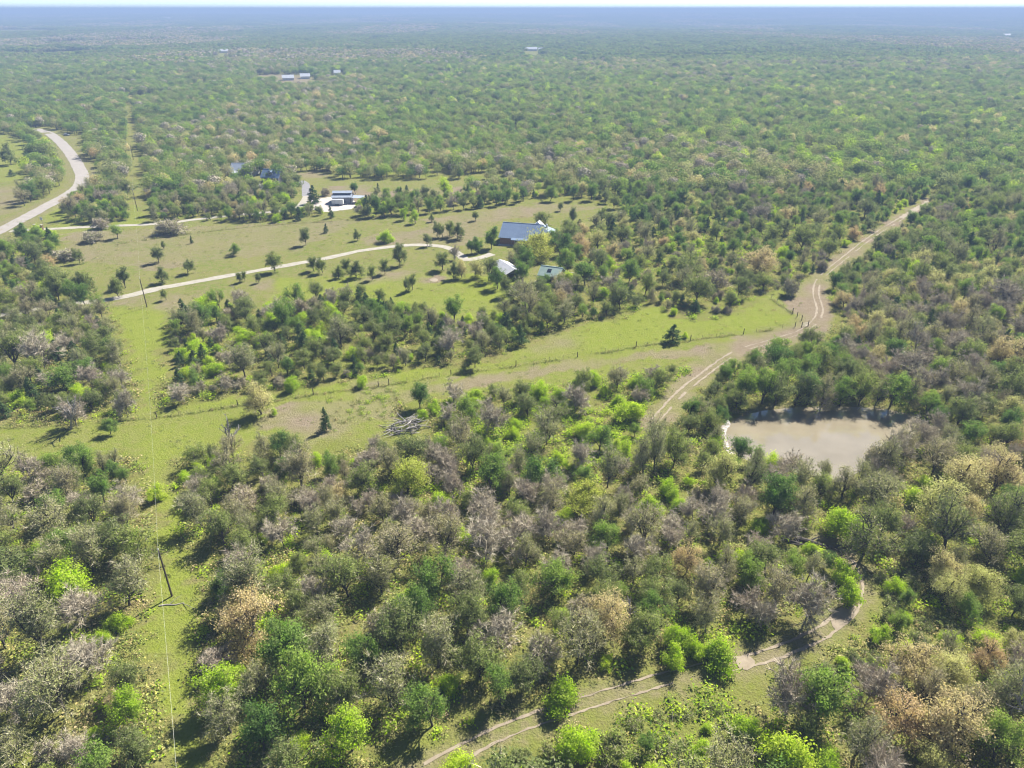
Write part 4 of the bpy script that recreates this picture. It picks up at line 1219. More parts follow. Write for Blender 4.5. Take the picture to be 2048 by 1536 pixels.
pts, idx, scl, rot = [], [], [], []
zz = surf_z(np.array([t['x'] for t in mass]), np.array([t['y'] for t in mass]))
for t, z in zip(mass, zz):
    pts.append((t['x'], t['y'], z)); idx.append(PROTO_IDX[(t['sp'], t['k'])])
    scl.append((t['s'] * t['wf'],) * 2 + (t['s'],)); rot.append(t['rot'])
tag(scatter('woodland', pts, idx, scl, rot, PROTO_COL), 'mixed spring woodland around the fields and behind the nearer trees', 'woodland')

# far trees: simpler crowns
FAR_COL = bpy.data.collections.new('far_shapes')
def far_shape(i, mat, H, Wd, n, leaf, lumps, seed):
    rg = np.random.default_rng(seed)
    C, O = [], []
    for _ in range(lumps):
        r = Wd * rg.uniform(.2, .34)
        a, q = rg.uniform(0, 6.28), rg.uniform(0, 1) ** .6 * (Wd / 2 - r)
        c = np.array([math.cos(a) * q, math.sin(a) * q, H * rg.uniform(.42, .78)])
        k = n // lumps
        d = unit_rows(rg.normal(size=(k, 3)) + np.array([0, 0, .35]))
        C.append(c + d * r * rg.uniform(.75, 1.05, k)[:, None] * np.array([1, 1, .75])); O.append(d)
    C = np.vstack(C)
    C[:, 2] = np.clip(C[:, 2], .3, None)
    v, f = leaf_quads(C, np.vstack(O), leaf, rg, 1.4)
    tV, tF = tubes_to_mesh([(np.array([[0, 0, -.3], [0, 0, H * .55]]), [.2, .12], 4)])
    me = mesh_from('far_tree', np.vstack([tV, v]), list(tF) + (f + len(tV)).tolist(), [M['bark'], M[mat]], [0] * len(tF) + [1] * len(f))
    FAR_COL.objects.link(bpy.data.objects.new('far_%02d' % i, me))
FARMIX = ['olive', 'green', 'olive', 'green', 'lime', 'half', 'cedar', 'bare', 'tan', 'cream']
for i, mt in enumerate(FARMIX):
    far_shape(i, dict(bare='twig', half='half').get(mt, mt), 7.0, 8.0, 620, .5, 11, 50 + i)
def clump_shape(i, mats, seed, size=26.0):
    rg = np.random.default_rng(seed)
    V, F, mi, n0 = [], [], [], 0
    for t in range(16):
        x, y = rg.uniform(-size / 2, size / 2, 2)
        r, h = rg.uniform(3, 4.6), rg.uniform(5.5, 9)
        k = 100
        d = unit_rows(rg.normal(size=(k, 3)) + np.array([0, 0, .6]))
        C = np.array([x, y, h - r * .8]) + d * r * rg.uniform(.75, 1.05, k)[:, None] * np.array([1, 1, .8])
        C[:, 2] = np.clip(C[:, 2], .4, None)
        v, f = leaf_quads(C, d, 1.45, rg, 1.6)
        V.append(v); F += (f + n0).tolist(); n0 += len(v)
        mi += [int(rg.integers(len(mats)))] * len(f)
    me = mesh_from('far_clump', np.vstack(V), F, [M[m] for m in mats], mi)
    CLUMP_COL.objects.link(bpy.data.objects.new('clump_%02d' % i, me))
CLUMP_COL = bpy.data.collections.new('far_clumps')
CL = [('olive', 'green', 'olive'), ('green', 'olive', 'green'), ('olive', 'half', 'green'), ('half', 'twig', 'olive'), ('green', 'cedar', 'olive'), ('twig', 'half', 'tan')]
for i, ms in enumerate(CL):
    clump_shape(i, ms, 80 + i)

def ring(d0, d1, sp):
    n = int((d1 * d1 - d0 * d0) * .86 / (sp * sp))
    yy = np.sqrt(rng.uniform(d0 * d0, d1 * d1, n))
    xx = rng.uniform(-1, 1, n) * yy * .86
    return xx, yy
def far_woods():
    x, y = ring(348, 1250, 4.6)
    ok = ~is_clear(x, y)
    for c, r in KEEP:
        ok &= np.hypot(x - c[0], y - c[1]) > r
    thin = vnoise(x, y, 60, 71)
    ok &= rng.random(len(x)) < np.clip(.45 + 1.5 * thin, 0, 1)
    x, y = x[ok], y[ok]
    n = len(x)
    b = vnoise(x, y * .6, 150, 72)
    l = vnoise(x, y, 90, 73)
    prob = np.stack([.26 + 0 * b, .26 + 0 * b, .22 + 0 * b, .22 + 0 * b, .02 + .08 * l * l, .08 + .4 * (b > .64), .08 + 0 * b, .02 + .2 * (b > .64), .01 + .05 * (b > .7), .015 + 0 * b], 1)
    cs = np.cumsum(prob, 1) / prob.sum(1, keepdims=True)
    idx = (rng.random((n, 1)) > cs).sum(1)
    s = rng.uniform(.6, 1.2, n) * (.75 + .5 * vnoise(x, y, 30, 77)) * (1 + np.clip((y - 600) / 2500, 0, .3))
    z = surf_z(x, y)
    tag(scatter('woodland_far', np.stack([x, y, z], 1), idx, np.stack([s * rng.uniform(.85, 1.15, n), s, s * rng.uniform(.85, 1.2, n)], 1), rng.uniform(0, 6.28, n), FAR_COL), 'wooded plain stretching away behind the houses', 'woodland')
    P, I, Sc, Ro = [], [], [], []
    for d0, d1, sp, k in ((1180, 3000, 17, 1.0), (3000, 6500, 44, 2.3), (6500, 15000, 110, 5.5)):
        x, y = ring(d0, d1, sp)
        ok = ~is_clear(x, y)
        ok &= vnoise(x, y * .45, 160 * k, 75) > .12
        x, y = x[ok], y[ok]
        n = len(x)
        b = vnoise(x, y * .4, 320, 76)
        idx = np.where(b > .62, rng.choice([3, 5, 2], n), np.where(b > .3, rng.choice([0, 1, 2, 4], n), rng.choice([1, 4, 0], n)))
        z = terrain(x, y)
        sx = rng.uniform(.8, 1.2, n) * k
        P.append(np.stack([x, y, z], 1)); I.append(idx); Ro.append(rng.uniform(0, 6.28, n))
        Sc.append(np.stack([sx, sx, rng.uniform(.8, 1.25, n) * (1 + .25 * (k - 1))], 1))
    tag(scatter('woodland_horizon', np.vstack(P), np.concatenate(I), np.vstack(Sc), np.concatenate(Ro), CLUMP_COL), 'hazy woodland running out to the horizon', 'woodland')
far_woods()

# ------------------------------------------------------------------ undergrowth: grass tussocks, seedlings, brambles
UNDER = bpy.data.collections.new('under_shapes')
def tuft(i, mats, n, size, h, spread, seed):
    rg = np.random.default_rng(seed)
    C = rg.normal(size=(n, 3)) * np.array([spread, spread, 0]) + np.array([0, 0, 1]) * rg.uniform(.05, h, n)[:, None]
    v, f = leaf_quads(C, unit_rows(C + [0, 0, .2]), size, rg, .6)
    me = mesh_from('tuft', v, f, [M[m] for m in mats], rg.integers(len(mats), size=n))
    UNDER.objects.link(bpy.data.objects.new('under_%02d' % i, me))
tuft(0, ['lime'], 60, .24, .7, .4, 1)
tuft(1, ['olive', 'litter_leaf'], 70, .24, .8, .5, 2)
tuft(2, ['litter_leaf'], 45, .2, .35, .5, 3)
tuft(3, ['half', 'litter_leaf'], 60, .24, .7, .55, 4)
tuft(4, ['green', 'lime'], 70, .26, .9, .5, 5)
tuft(5, ['olive'], 40, .18, .3, .35, 6)
def undergrowth():
    n = 42000
    y = np.sqrt(rng.uniform(40 ** 2, 310 ** 2, n))
    x = rng.uniform(-1, 1, n) * (y * .78 + 20)
    cl = is_clear(x, y)
    keep = (~cl) & (pond_sd(x, y) > .8) & (rng.random(n) < np.where(y < 150, .75, .4))
    dt = dline(TRAIL[::2], x, y)
    dk = dline(TRACK[::3], x, y)
    df = dline(FENCE, x, y)
    keep |= cl & (rng.random(n) < .16) & (dt > 2.2) & (dk > 5) & (pond_sd(x, y) > 1.2)
    keep &= ~((dline(DRIVE_B[::3], x, y) < 4) | (dline(DRIVE_A[::3], x, y) < 4))
    for c, r in KEEP:
        keep &= np.hypot(x - c[0], y - c[1]) > r * .8
    x, y, cl = x[keep], y[keep], cl[keep]
    n = len(x)
    lz = np.zeros(n)
    for p in (LIME_Z, LIME_B):
        lz = np.maximum(lz, inpoly(p, x, y))
    idx = np.where(cl, rng.choice([2, 5, 5], n), np.where(lz > 0, rng.choice([0, 4, 0, 1, 4], n), rng.choice([0, 1, 2, 3, 3, 4, 1, 2], n)))
    s = rng.uniform(.6, 1.9, n) * np.where(cl, .5, 1)
    tag(scatter('undergrowth', np.stack([x, y, surf_z(x, y)], 1), idx, np.stack([s, s, s * rng.uniform(.6, 1.1, n)], 1), rng.uniform(0, 6.28, n), UNDER), 'undergrowth of seedlings, brambles and tussocks between the trees', 'undergrowth')
    # rough grass left standing under the fence wires
    P = []
    for ln in (FENCE, FENCE_N, FENCE_F):
        f = spline(ln, .55)
        f = f + rng.normal(size=f.shape) * .22
        f = f[vnoise(f[:, 0], f[:, 1], 4, 81) > .3]
        P.append(f)
    P = np.vstack(P)
    s = rng.uniform(.35, .95, len(P))
    tag(scatter('fence_grass', np.stack([P[:, 0], P[:, 1], surf_z(P[:, 0], P[:, 1])], 1), rng.choice([1, 5, 3], len(P)), np.stack([s, s, s * .9], 1), rng.uniform(0, 6.28, len(P)), UNDER), 'line of rough dark grass left standing under the fence wires', 'grass')
    # weedy tussocks on the dry strip left of the brush pile
    c = GP([(770, 800), (700, 840), (730, 815), (760, 830), (690, 800), (780, 790)])
    P = np.vstack([q + rng.normal(size=(16, 2)) * [4.0, 2.2] for q in c])
    s = rng.uniform(.4, .9, len(P))
    tag(scatter('weeds', np.stack([P[:, 0], P[:, 1], surf_z(P[:, 0], P[:, 1])], 1), rng.choice([1, 4, 5], len(P)), np.stack([s, s, s], 1), rng.uniform(0, 6.28, len(P)), UNDER), 'dark weedy tussocks on the dry grass left of the brush pile', 'weeds')
undergrowth()

# ------------------------------------------------------------------ buildings
def metal(name, a, b, rough=.45):
    return plain_mat(name, a, b, .5, rough, spec=.5, metal=.15)
M['roof_blue'] = metal('roof_blue_grey', (.125, .185, .285), (.15, .215, .32), .6)
M['roof_white'] = metal('roof_white', (.38, .39, .41), (.46, .46, .48), .6)
M['roof_pale'] = metal('roof_pale', (.36, .38, .41), (.44, .46, .48))
M['roof_green'] = metal('roof_green', (.27, .36, .31), (.33, .42, .36))
M['roof_grey'] = metal('roof_grey', (.26, .30, .36), (.31, .35, .41))
M['brick'] = plain_mat('brick_wall', (.24, .125, .085), (.33, .19, .13), 3.5, .9)
M['wall_dark'] = plain_mat('dark_siding', (.10, .10, .115), (.14, .14, .15), 1.0, .85)
M['wall_grey'] = plain_mat('grey_siding', (.22, .23, .25), (.28, .29, .31), 1.0, .85)
M['wall_sage'] = plain_mat('sage_siding', (.22, .25, .22), (.28, .31, .27), 1.0, .85)
M['white'] = plain_mat('white_paint', (.60, .60, .58), (.68, .68, .66), 1.0, .6)
M['wood'] = plain_mat('weathered_wood', (.13, .11, .09), (.21, .18, .15), 3.0, .9)
M['pole_wood'] = plain_mat('pole_wood', (.06, .045, .032), (.10, .075, .055), 2.0, .9)
M['glass'] = plain_mat('dark_glass', (.02, .025, .035), (.03, .035, .045), 1.0, .1, spec=.7)
M['wire'] = plain_mat('wire', (.38, .38, .32), (.46, .46, .38), 1.0, .5, spec=.5, metal=.3)
M['rubber'] = plain_mat('rubber', (.02, .02, .02), (.03, .03, .03), 1.0, .9)
M['rust'] = plain_mat('rusty_brick', (.13, .06, .045), (.2, .10, .075), 2.0, .9)
M['stone'] = plain_mat('pale_stone', (.3, .27, .24), (.42, .38, .34), 2.0, .9)

def ribs(mb, a, b, c, d, n, t=.05, w=.05):
    """standing seams on a roof plane a-b (eave) c-d (ridge above b and a)"""
    a, b, c, d = map(Vector, (a, b, c, d))
    nr = (b - a).cross(d - a).normalized()
    for i in range(n + 1):
        f = i / n
        p, q = a.lerp(b, f), d.lerp(c, f)
        s = (b - a).normalized() * w / 2
        mb.hexa([p - s, p + s, q + s, q - s], [p - s + nr * t, p + s + nr * t, q + s + nr * t, q - s + nr * t])

def gable(parent, L, D, eave, ridge, roofm, wallm, over=.5, seams=0, hip=0.0, y0=0.0, wall_name='wall', t=.14):
    """block along local x (0..L) and y (y0..y0+D) with a ridge along x; walls with gable ends, two roof slabs"""
    w = MB()
    ym = y0 + D / 2
    hx = hip
    w.add([(0, y0, -.3), (L, y0, -.3), (L, y0 + D, -.3), (0, y0 + D, -.3), (0, y0, eave), (L, y0, eave), (L, y0 + D, eave), (0, y0 + D, eave), (.0, ym, ridge - .06), (L - hx, ym, ridge - .06)],
          [(0, 1, 5, 4), (1, 2, 6, 5), (2, 3, 7, 6), (3, 0, 4, 7), (4, 8, 7), (5, 6, 9)])
    w.build(wall_name, wallm, parent)
    k = (ridge - eave) / (D / 2)
    e = eave - over * k
    r = MB()
    up = .1
    fa, fb = (-over, y0 - over, e + up), (L + over, y0 - over, e + up)
    ra, rb = (-over, ym, ridge + up), (L + (over if hx == 0 else -hx), ym, ridge + up)
    ba, bb = (-over, y0 + D + over, e + up), (L + over, y0 + D + over, e + up)
    r.slab([fa, fb, rb, ra], t)
    r.slab([ra, rb, bb, ba], t)
    if hx: r.add([fb, bb, rb], [(0, 1, 2)])
    if seams: ribs(r, fa, fb, rb, ra, seams)
    r.box(-over, ym - .12, ridge + up - .02, L + (over if hx == 0 else -hx), ym + .12, ridge + up + .06)
    return r.build('roof', roofm, parent)

def window(parent, x, z, w, h, y=0.0, name='window', axis='y', depth=.06, frame='white', glass='glass'):
    fr = MB()
    b = .09
    if axis == 'y':
        for q in ((x, z, x + w, z + b), (x, z + h - b, x + w, z + h), (x, z + b, x + b, z + h - b), (x + w - b, z + b, x + w, z + h - b)):
            fr.box(q[0], y - depth, q[1], q[2], y - .004, q[3])
        o = fr.build(name, M[frame], parent)
        MB().box(x + b, y - depth * .5, z + b, x + w - b, y - .003, z + h - b).build('pane', M[glass], o)
    else:
        for q in ((x, z, x + w, z + b), (x, z + h - b, x + w, z + h), (x, z + b, x + b, z + h - b), (x + w - b, z + b, x + w, z + h - b)):
            fr.box(y + .004, q[0], q[1], y + depth, q[2], q[3])
        o = fr.build(name, M[frame], parent)
        MB().box(y + .003, x + b, z + b, y + depth * .5, x + w - b, z + h - b).build('pane', M[glass], o)
    return o

def base(name, p, rz, label, cat, group=None):
    return tag(empty(name, (p[0], p[1], float(surf_z(p[0:1], p[1:2])[0])), rz), label, cat, group)

def main_house():
    o = base('house', G(999.8, 488), math.radians(-15), 'big brick house with a blue-grey metal roof behind a yellow-green tree', 'house', 'houses')
    rf = gable(o, 20.5, 13.2, 2.9, 6.8, M['roof_blue'], M['brick'], .5, 24, 5.0)
    # porch over the front, right of the brick bay
    pr = MB()
    pr.slab([(4.8, -2.0, 2.55), (19.5, -2.0, 2.55), (19.5, -.52, 3.02), (4.8, -.52, 3.02)], .12)
    pr.build('porch_roof', M['roof_blue'], o)
    MB().box(-.3, -2.2, -.2, 19.8, -.02, .14).build('porch_slab', M['concrete'], o)
    for x in (5.0, 8.6, 12.2, 15.8, 19.3):
        MB().box(x - .09, -1.95, .14, x + .09, -1.77, 2.44).build('porch_post', M['wood'], o)
    MB().box(9.6, -.06, .14, 10.6, -.004, 2.25).build('door', M['wall_dark'], o)
    for x in (5.8, 7.4, 11.8, 14.0):
        window(o, x, 1.0, 1.1, 1.3)
    # rear wing with a white roof whose gable peeks over the ridge
    w = MB()
    w.add([(11.4, 8, 4), (14.6, 8, 4), (14.6, 10.6, 4), (11.4, 10.6, 4), (11.4, 8, 6.0), (14.6, 8, 6.0), (14.6, 10.6, 6.0), (11.4, 10.6, 6.0), (13, 8, 7.3), (13, 10.6, 7.3)],
          [(0, 1, 5, 8, 4), (1, 2, 6, 5), (2, 3, 7, 9, 6), (3, 0, 4, 7)])
    w.build('roof_tower', M['white'], o)
    r = MB()
    r.slab([(11.0, 7.8, 5.8), (13, 7.8, 7.45), (13, 10.8, 7.45), (11.0, 10.8, 5.8)], .12)
    r.slab([(13, 7.8, 7.45), (15.0, 7.8, 5.8), (15.0, 10.8, 5.8), (13, 10.8, 7.45)], .12)
    r.build('tower_roof', M['roof_white'], o)
    MB().box(16.6, 6.3, 5.6, 17.2, 6.9, 7.2).build('flue', M['roof_pale'], o)
main_house()

def shed():
    a, b = G(1000.4, 519, 3.9), G(1029, 537.5, 3.9)
    v = b - a
    L = np.linalg.norm(v)
    rz = math.atan2(v[1], v[0])
    D = 5.8
    n = np.array([-math.sin(rz), math.cos(rz)])
    o = base('shed', a - n * D / 2, rz, 'white metal-roofed open shed left of the green-roofed cottage', 'shed')
    w = MB()
    w.box(0, 0, -.3, L, .12, 2.6)
    w.build('wall', M['wall_grey'], o)
    MB().box(0, D - .12, -.3, L, D, 2.6).build('wall', M['wall_grey'], o)
    MB().add([(.0, .12, -.3), (.0, D - .12, -.3), (.0, D - .12, 2.6), (0, D / 2, 3.75), (.0, .12, 2.6)], [(0, 1, 2, 3, 4)]).build('wall', M['wall_dark'], o)
    MB().add([(L - .2, .12, 2.2), (L - .2, D - .12, 2.2), (L - .2, D - .12, 2.62), (L - .2, D / 2, 3.75), (L - .2, .12, 2.62), (L - .1, .12, 2.2), (L - .1, D - .12, 2.2), (L - .1, D - .12, 2.62), (L - .1, D / 2, 3.75), (L - .1, .12, 2.62)],
             [(0, 1, 2, 3, 4), (9, 8, 7, 6, 5), (0, 5, 6, 1), (2, 7, 8, 3), (3, 8, 9, 4)]).build('gable_end', M['wall_dark'], o)
    for y in (.2, D / 2, D - .2):
        MB().box(L - .28, y - .08, -.2, L - .12, y + .08, 2.2).build('post', M['wood'], o)
    r = MB()
    r.slab([(-.5, -.5, 2.5), (L + .5, -.5, 2.5), (L + .5, D / 2, 3.95), (-.5, D / 2, 3.95)], .1)
    r.slab([(-.5, D / 2, 3.95), (L + .5, D / 2, 3.95), (L + .5, D + .5, 2.5), (-.5, D + .5, 2.5)], .1)
    ribs(r, (-.5, -.5, 2.5), (L + .5, -.5, 2.5), (L + .5, D / 2, 3.95), (-.5, D / 2, 3.95), 14)
    r.build('roof', M['roof_white'], o)
shed()

def cottage():
    o = base('cottage', G(1078, 566), math.radians(-22), 'small cottage with a pale green metal roof and dark skylight', 'cottage', 'houses')
    rf = gable(o, 6.6, 6.4, 3.0, 5.0, M['roof_green'], M['wall_sage'], .5, 9)
    s = MB()
    s.slab([(2.3, 1.1, 3.0 + 1.1 * .625 + .25), (3.7, 1.1, 3.0 + 1.1 * .625 + .25), (3.7, 2.1, 3.0 + 2.1 * .625 + .25), (2.3, 2.1, 3.0 + 2.1 * .625 + .25)], .12)
    s.build('skylight', M['glass'], o)
    window(o, 1.0, 1.0, 1.2, 1.2)
    window(o, 4.4, 1.0, 1.2, 1.2)
    window(o, 1.2, 1.0, 1.0, 1.2, 6.6, axis='x')
    MB().box(6.604, 3.4, 0, 6.66, 4.4, 2.1).build('door', M['wall_dark'], o)
    # raised deck at its right side
    d = base('deck', G(1118, 560), math.radians(-22), 'raised grey wooden deck right of the green-roofed cottage', 'deck')
    for i in range(12):
        MB().box(0, i * .42, .52, 5.2, i * .42 + .38, .58).build('plank', M['wood'], d)
    for x, y in ((.1, .1), (5, .1), (.1, 4.9), (5, 4.9)):
        MB().box(x - .07, y - .07, -.2, x + .07, y + .07, .515).build('post', M['wood'], d)
    for y in (.03, 4.96):
        MB().box(0, y, 1.35, 5.2, y + .06, 1.43).build('rail', M['white'], d)
        for x in (.05, 1.7, 3.4, 5.05):
            MB().box(x - .04, y, .585, x + .04, y + .06, 1.348).build('rail_post', M['white'], d)
cottage()

def barn():
    p = G(662, 412)
    o = base('barn', np.array([p[0], 330.5]), math.radians(2), 'grey metal barn with a raised middle roof beside the paved yard', 'barn')
    MB().box(0, 0, -.3, 8.6, 8, 3.0).build('wall', M['wall_dark'], o)
    r = MB()
    r.slab([(-.4, -.5, 3.05), (9.0, -.5, 3.05), (9.0, 2.4, 3.9), (-.4, 2.4, 3.9)], .1)
    r.slab([(-.4, 5.6, 3.9), (9.0, 5.6, 3.9), (9.0, 8.5, 3.05), (-.4, 8.5, 3.05)], .1)
    r.build('lower_roof', M['roof_grey'], o)
    MB().box(.1, 2.4, 2.99, 8.5, 5.6, 4.55).build('raised_wall', M['wall_dark'], o)
    r = MB()
    r.slab([(-.3, 2.0, 4.55), (8.9, 2.0, 4.55), (8.9, 4, 5.2), (-.3, 4, 5.2)], .1)
    r.slab([(-.3, 4, 5.2), (8.9, 4, 5.2), (8.9, 6.0, 4.55), (-.3, 6.0, 4.55)], .1)
    r.build('upper_roof', M['roof_grey'], o)
    MB().slab([(9.05, -.3, 2.9), (14.2, -.3, 2.6), (14.2, 5, 2.6), (9.05, 5, 2.9)], .1).build('side_roof', M['roof_grey'], o)
    for x, y in ((13.9, -.1), (13.9, 4.8), (11.5, -.1)):
        MB().box(x - .08, y - .08, -.2, x + .08, y + .08, 2.5).build('side_post', M['white'], o)
    MB().box(8.64, -.12, 0, 8.8, .0, 3.0).build('corner_post', M['white'], o)
    MB().box(5.6, -.05, .02, 8.2, -.003, 2.6).build('door', M['wall_grey'], o)
    t = base('cargo_trailer', G(664, 411.5), math.radians(0), 'white enclosed trailer parked in front of the grey barn', 'trailer')
    MB().box(0, 0, .55, 5.2, 2.1, 2.55).build('body', M['white'], t)
    MB().box(-.03, -.03, 2.552, 5.23, 2.13, 2.62).build('roof', M['roof_pale'], t)
    MB().add([(5.2, .9, .6), (5.2, 1.2, .6), (6.3, 1.08, .6), (6.3, 1.02, .6), (5.2, .9, .7), (5.2, 1.2, .7), (6.3, 1.08, .7), (6.3, 1.02, .7)], [(3, 2, 1, 0), (4, 5, 6, 7), (0, 1, 5, 4), (1, 2, 6, 5), (2, 3, 7, 6), (3, 0, 4, 7)]).build('hitch', M['wall_dark'], t)
    for x in (1.9, 2.8):
        for y in (-.02, 1.98):
            MB().tube([(x, y - .1, .36), (x, y + .1, .36)], [.36, .36], 14).build('wheel', M['rubber'], t)
    window(t, .6, 1.1, .9, 1.3, 0, 'door', frame='roof_pale', glass='white')
barn()

def farmhouse():
    o = base('farmhouse', G(462, 352), math.radians(-4), 'long farmhouse with a grey metal roof half hidden by bare trees', 'house', 'houses')
    gable(o, 12.5, 9, 3.0, 6.0, M['roof_grey'], M['wall_grey'], .5, 14)
    for x in (1.5, 5.0, 8.5):
        window(o, x, 1.0, 1.2, 1.3)
    MB().slab([(-1, -3.6, 2.3), (13.4, -3.6, 2.3), (13.4, -.55, 2.95), (-1, -.55, 2.95)], .1).build('porch_roof', M['roof_pale'], o)
    for x in (-.8, 4, 8.6, 13.2):
        MB().box(x - .08, -3.45, -.2, x + .08, -3.29, 2.2).build('porch_post', M['white'], o)
    h = base('dormer_house', G(524, 365), math.radians(-12), 'dark blue-roofed house with a small dormer left of the drive fork', 'house', 'houses')
    gable(h, 9.5, 8, 3.0, 6.2, M['roof_blue'], M['wall_dark'], .5, 10)
    MB().box(3.6, .9, 4.1, 5.8, 3.0, 5.3).build('dormer', M['wall_grey'], h)
    d = MB()
    d.slab([(3.4, .6, 5.3), (4.7, .6, 6.1), (4.7, 3.9, 6.1), (3.4, 3.9, 5.3)], .08)
    d.slab([(4.7, .6, 6.1), (6.0, .6, 5.3), (6.0, 3.9, 5.3), (4.7, 3.9, 6.1)], .08)
    d.build('dormer_roof', M['roof_blue'], h)
    window(h, 4.1, 4.3, 1.2, .8, .9)
    window(h, 1.2, 1.0, 1.2, 1.3)
    window(h, 7.0, 1.0, 1.2, 1.3)
    c = base('carport', G(500, 388), math.radians(-10), 'open carport with a pale sheet roof below the farmhouse', 'carport')
    MB().slab([(0, 0, 2.8), (6.5, 0, 2.8), (6.5, 7, 3.3), (0, 7, 3.3)], .1).build('roof', M['roof_pale'], c)
    for x, y, z in ((.2, .2, 2.7), (6.3, .2, 2.7), (.2, 6.8, 3.15), (6.3, 6.8, 3.15)):
        MB().box(x - .07, y - .07, -.2, x + .07, y + .07, z).build('post', M['wall_dark'], c)
farmhouse()

for (px, py, wpx, dp, hgt, rf, lb) in FAR_BARNS:
    c = G(px, py)
    d = c[1] * CP + HC * SP
    L = max(wpx * d / FPX, 8)
    u = math.atan2(c[1], c[0]) - math.pi / 2
    z = float(terrain(c[0:1], c[1:2])[0])
    o = tag(empty('farm_shed', (c[0] - L / 2 * math.cos(u), c[1] - L / 2 * math.sin(u), z), u), lb, 'farm building', 'far farm buildings')
    gable(o, L, dp, hgt * .5, hgt, M['roof_' + rf], M['white'], .6)

# ------------------------------------------------------------------ power line
def power():
    feet = [np.array([6.5, -39.0]), G(344, 1192), G(294, 614), G(275, 421), G(267, 319)]
    names = [None, 'near dark wooden power pole in the mown clearing between the woods', 'wooden power pole beside the long driveway on the lawn', 'wooden power pole at the grass gap beside the entrance drive', 'farthest wooden power pole in the grass gap, upper left']
    tops = []
    for i, f in enumerate(feet):
        z = float(surf_z(f[0:1], f[1:2])[0])
        h = 9.2
        nx = feet[min(i + 1, 4)] - feet[max(i - 1, 0)]
        nx = nx / np.linalg.norm(nx)
        tops.append(np.array([f[0], f[1], z + h]))
        if i == 0: continue
        o = base('power_pole', f, math.atan2(nx[1], nx[0]), names[i], 'power pole', 'poles of the power line')
        MB().tube([(0, 0, -.4), (0, 0, 4.5), (0, 0, h - .1)], [.15, .13, .1], 10).build('pole', M['pole_wood'], o)
        MB().tube([(0, 0, h - .1), (0, 0, h + .12), (0, 0, h + .2)], [.05, .09, .04], 8).build('insulator', M['white'], o)
        MB().box(-.06, .16, h - 1.9, .06, .22, h - 1.2).build('bracket', M['wire'], o)
    lab = ['overhead wire running from the near power pole out under the lower edge', 'overhead wire between the near power pole and the lawn power pole', 'overhead wire between the lawn power pole and the drive power pole', 'overhead wire from the drive power pole to the farthest pole']
    for k in range(4):
        for sag, dz, nm, r in ((2.2, .2, 'wire', .009),):
            a, b = tops[k], tops[k + 1]
            pts = []
            for i in range(25):
                t = i / 24
                p = a + (b - a) * t
                pts.append((p[0], p[1], p[2] + dz - sag * 4 * t * (1 - t)))
            tag(MB().tube(pts, [r] * 25, 4).build('power_line_wire', M['wire']), lab[k], 'wire', 'wires of the power line')
    m = base('marker_post', G(295, 629), 0, 'short yellow marker stake below the lawn power pole', 'stake')
    M['yellow'] = plain_mat('yellow_paint', (.55, .5, .08), (.6, .55, .1), 1, .7)
    MB().tube([(0, 0, -.2), (0, 0, 1.4)], [.07, .07], 8).build('stake', M['yellow'], m)
    MB().tube([(0, 0, 1.4), (0, 0, 1.5)], [.075, .03], 8).build('cap', M['white'], m)
power()

# ------------------------------------------------------------------ fences
def fence(line, label, spacing, tall_pts, seed, h=1.25, rt=.035):
    f = spline(line, 1.0)
    p0 = f[0]
    o = base('wire_fence', p0, 0, label, 'fence', 'wire fences')
    ox = np.array([p0[0], p0[1], o.location.z])
    thin = mesh_from('fence_post', *(lambda mb: (mb.V, mb.F))(MB().tube([(0, 0, -.3), (0, 0, h)], [rt, rt], 5)), [M['wood']])
    thick = mesh_from('fence_post_wood', *(lambda mb: (mb.V, mb.F))(MB().tube([(0, 0, -.3), (0, 0, .8), (0, 0, h + .35)], [.11, .11, .095], 7)), [M['pole_wood']])
    seg = np.r_[0, np.cumsum(np.linalg.norm(np.diff(f, axis=0), axis=1))]
    s = 0.0
    spots = []
    while s < seg[-1]:
        q = np.array([np.interp(s, seg, f[:, 0]), np.interp(s, seg, f[:, 1])])
        if all(np.linalg.norm(q - t) > 2.0 for t in tall_pts):
            spots.append((q, thin))
        s += spacing * R.uniform(.9, 1.1)
    spots += [(t, thick) for t in tall_pts]
    for q, me in spots:
        z = float(surf_z(q[0:1], q[1:2])[0])
        link('post', me, o, tuple(np.array([q[0], q[1], z]) - ox), R.uniform(0, 3), (1, 1, R.uniform(.9, 1.12)))
    for hz in (.35, .7, 1.05):
        pts = [tuple(np.array([q[0], q[1], float(surf_z(q[0:1], q[1:2])[0]) + hz]) - ox) for q in f[::4]] + [tuple(np.array([f[-1][0], f[-1][1], float(surf_z(f[-1][0:1], f[-1][1:2])[0]) + hz]) - ox)]
        MB().tube(pts, [.008] * len(pts), 3).build('wire', M['wire'], o)
    return o
fence(FENCE, 'long wire fence between the mown strip and the dry strip', 4.2, [GP([q])[0] for q in ((314, 836), (476, 812), (627, 790), (757, 773), (778, 770), (902, 750), (1032, 733), (1155, 714), (1272, 695), (1381, 681), (1487, 668), (1590, 654))], 1)
fence(FENCE_N, 'short wire fence running back from the pasture corner past the dirt track', 3.5, [GP([q])[0] for q in ((1603, 641), (1594, 634), (1585, 627))], 2)
fence(FENCE_F, 'wire fence along the far edge of the house lawn', 5.0, [], 3)

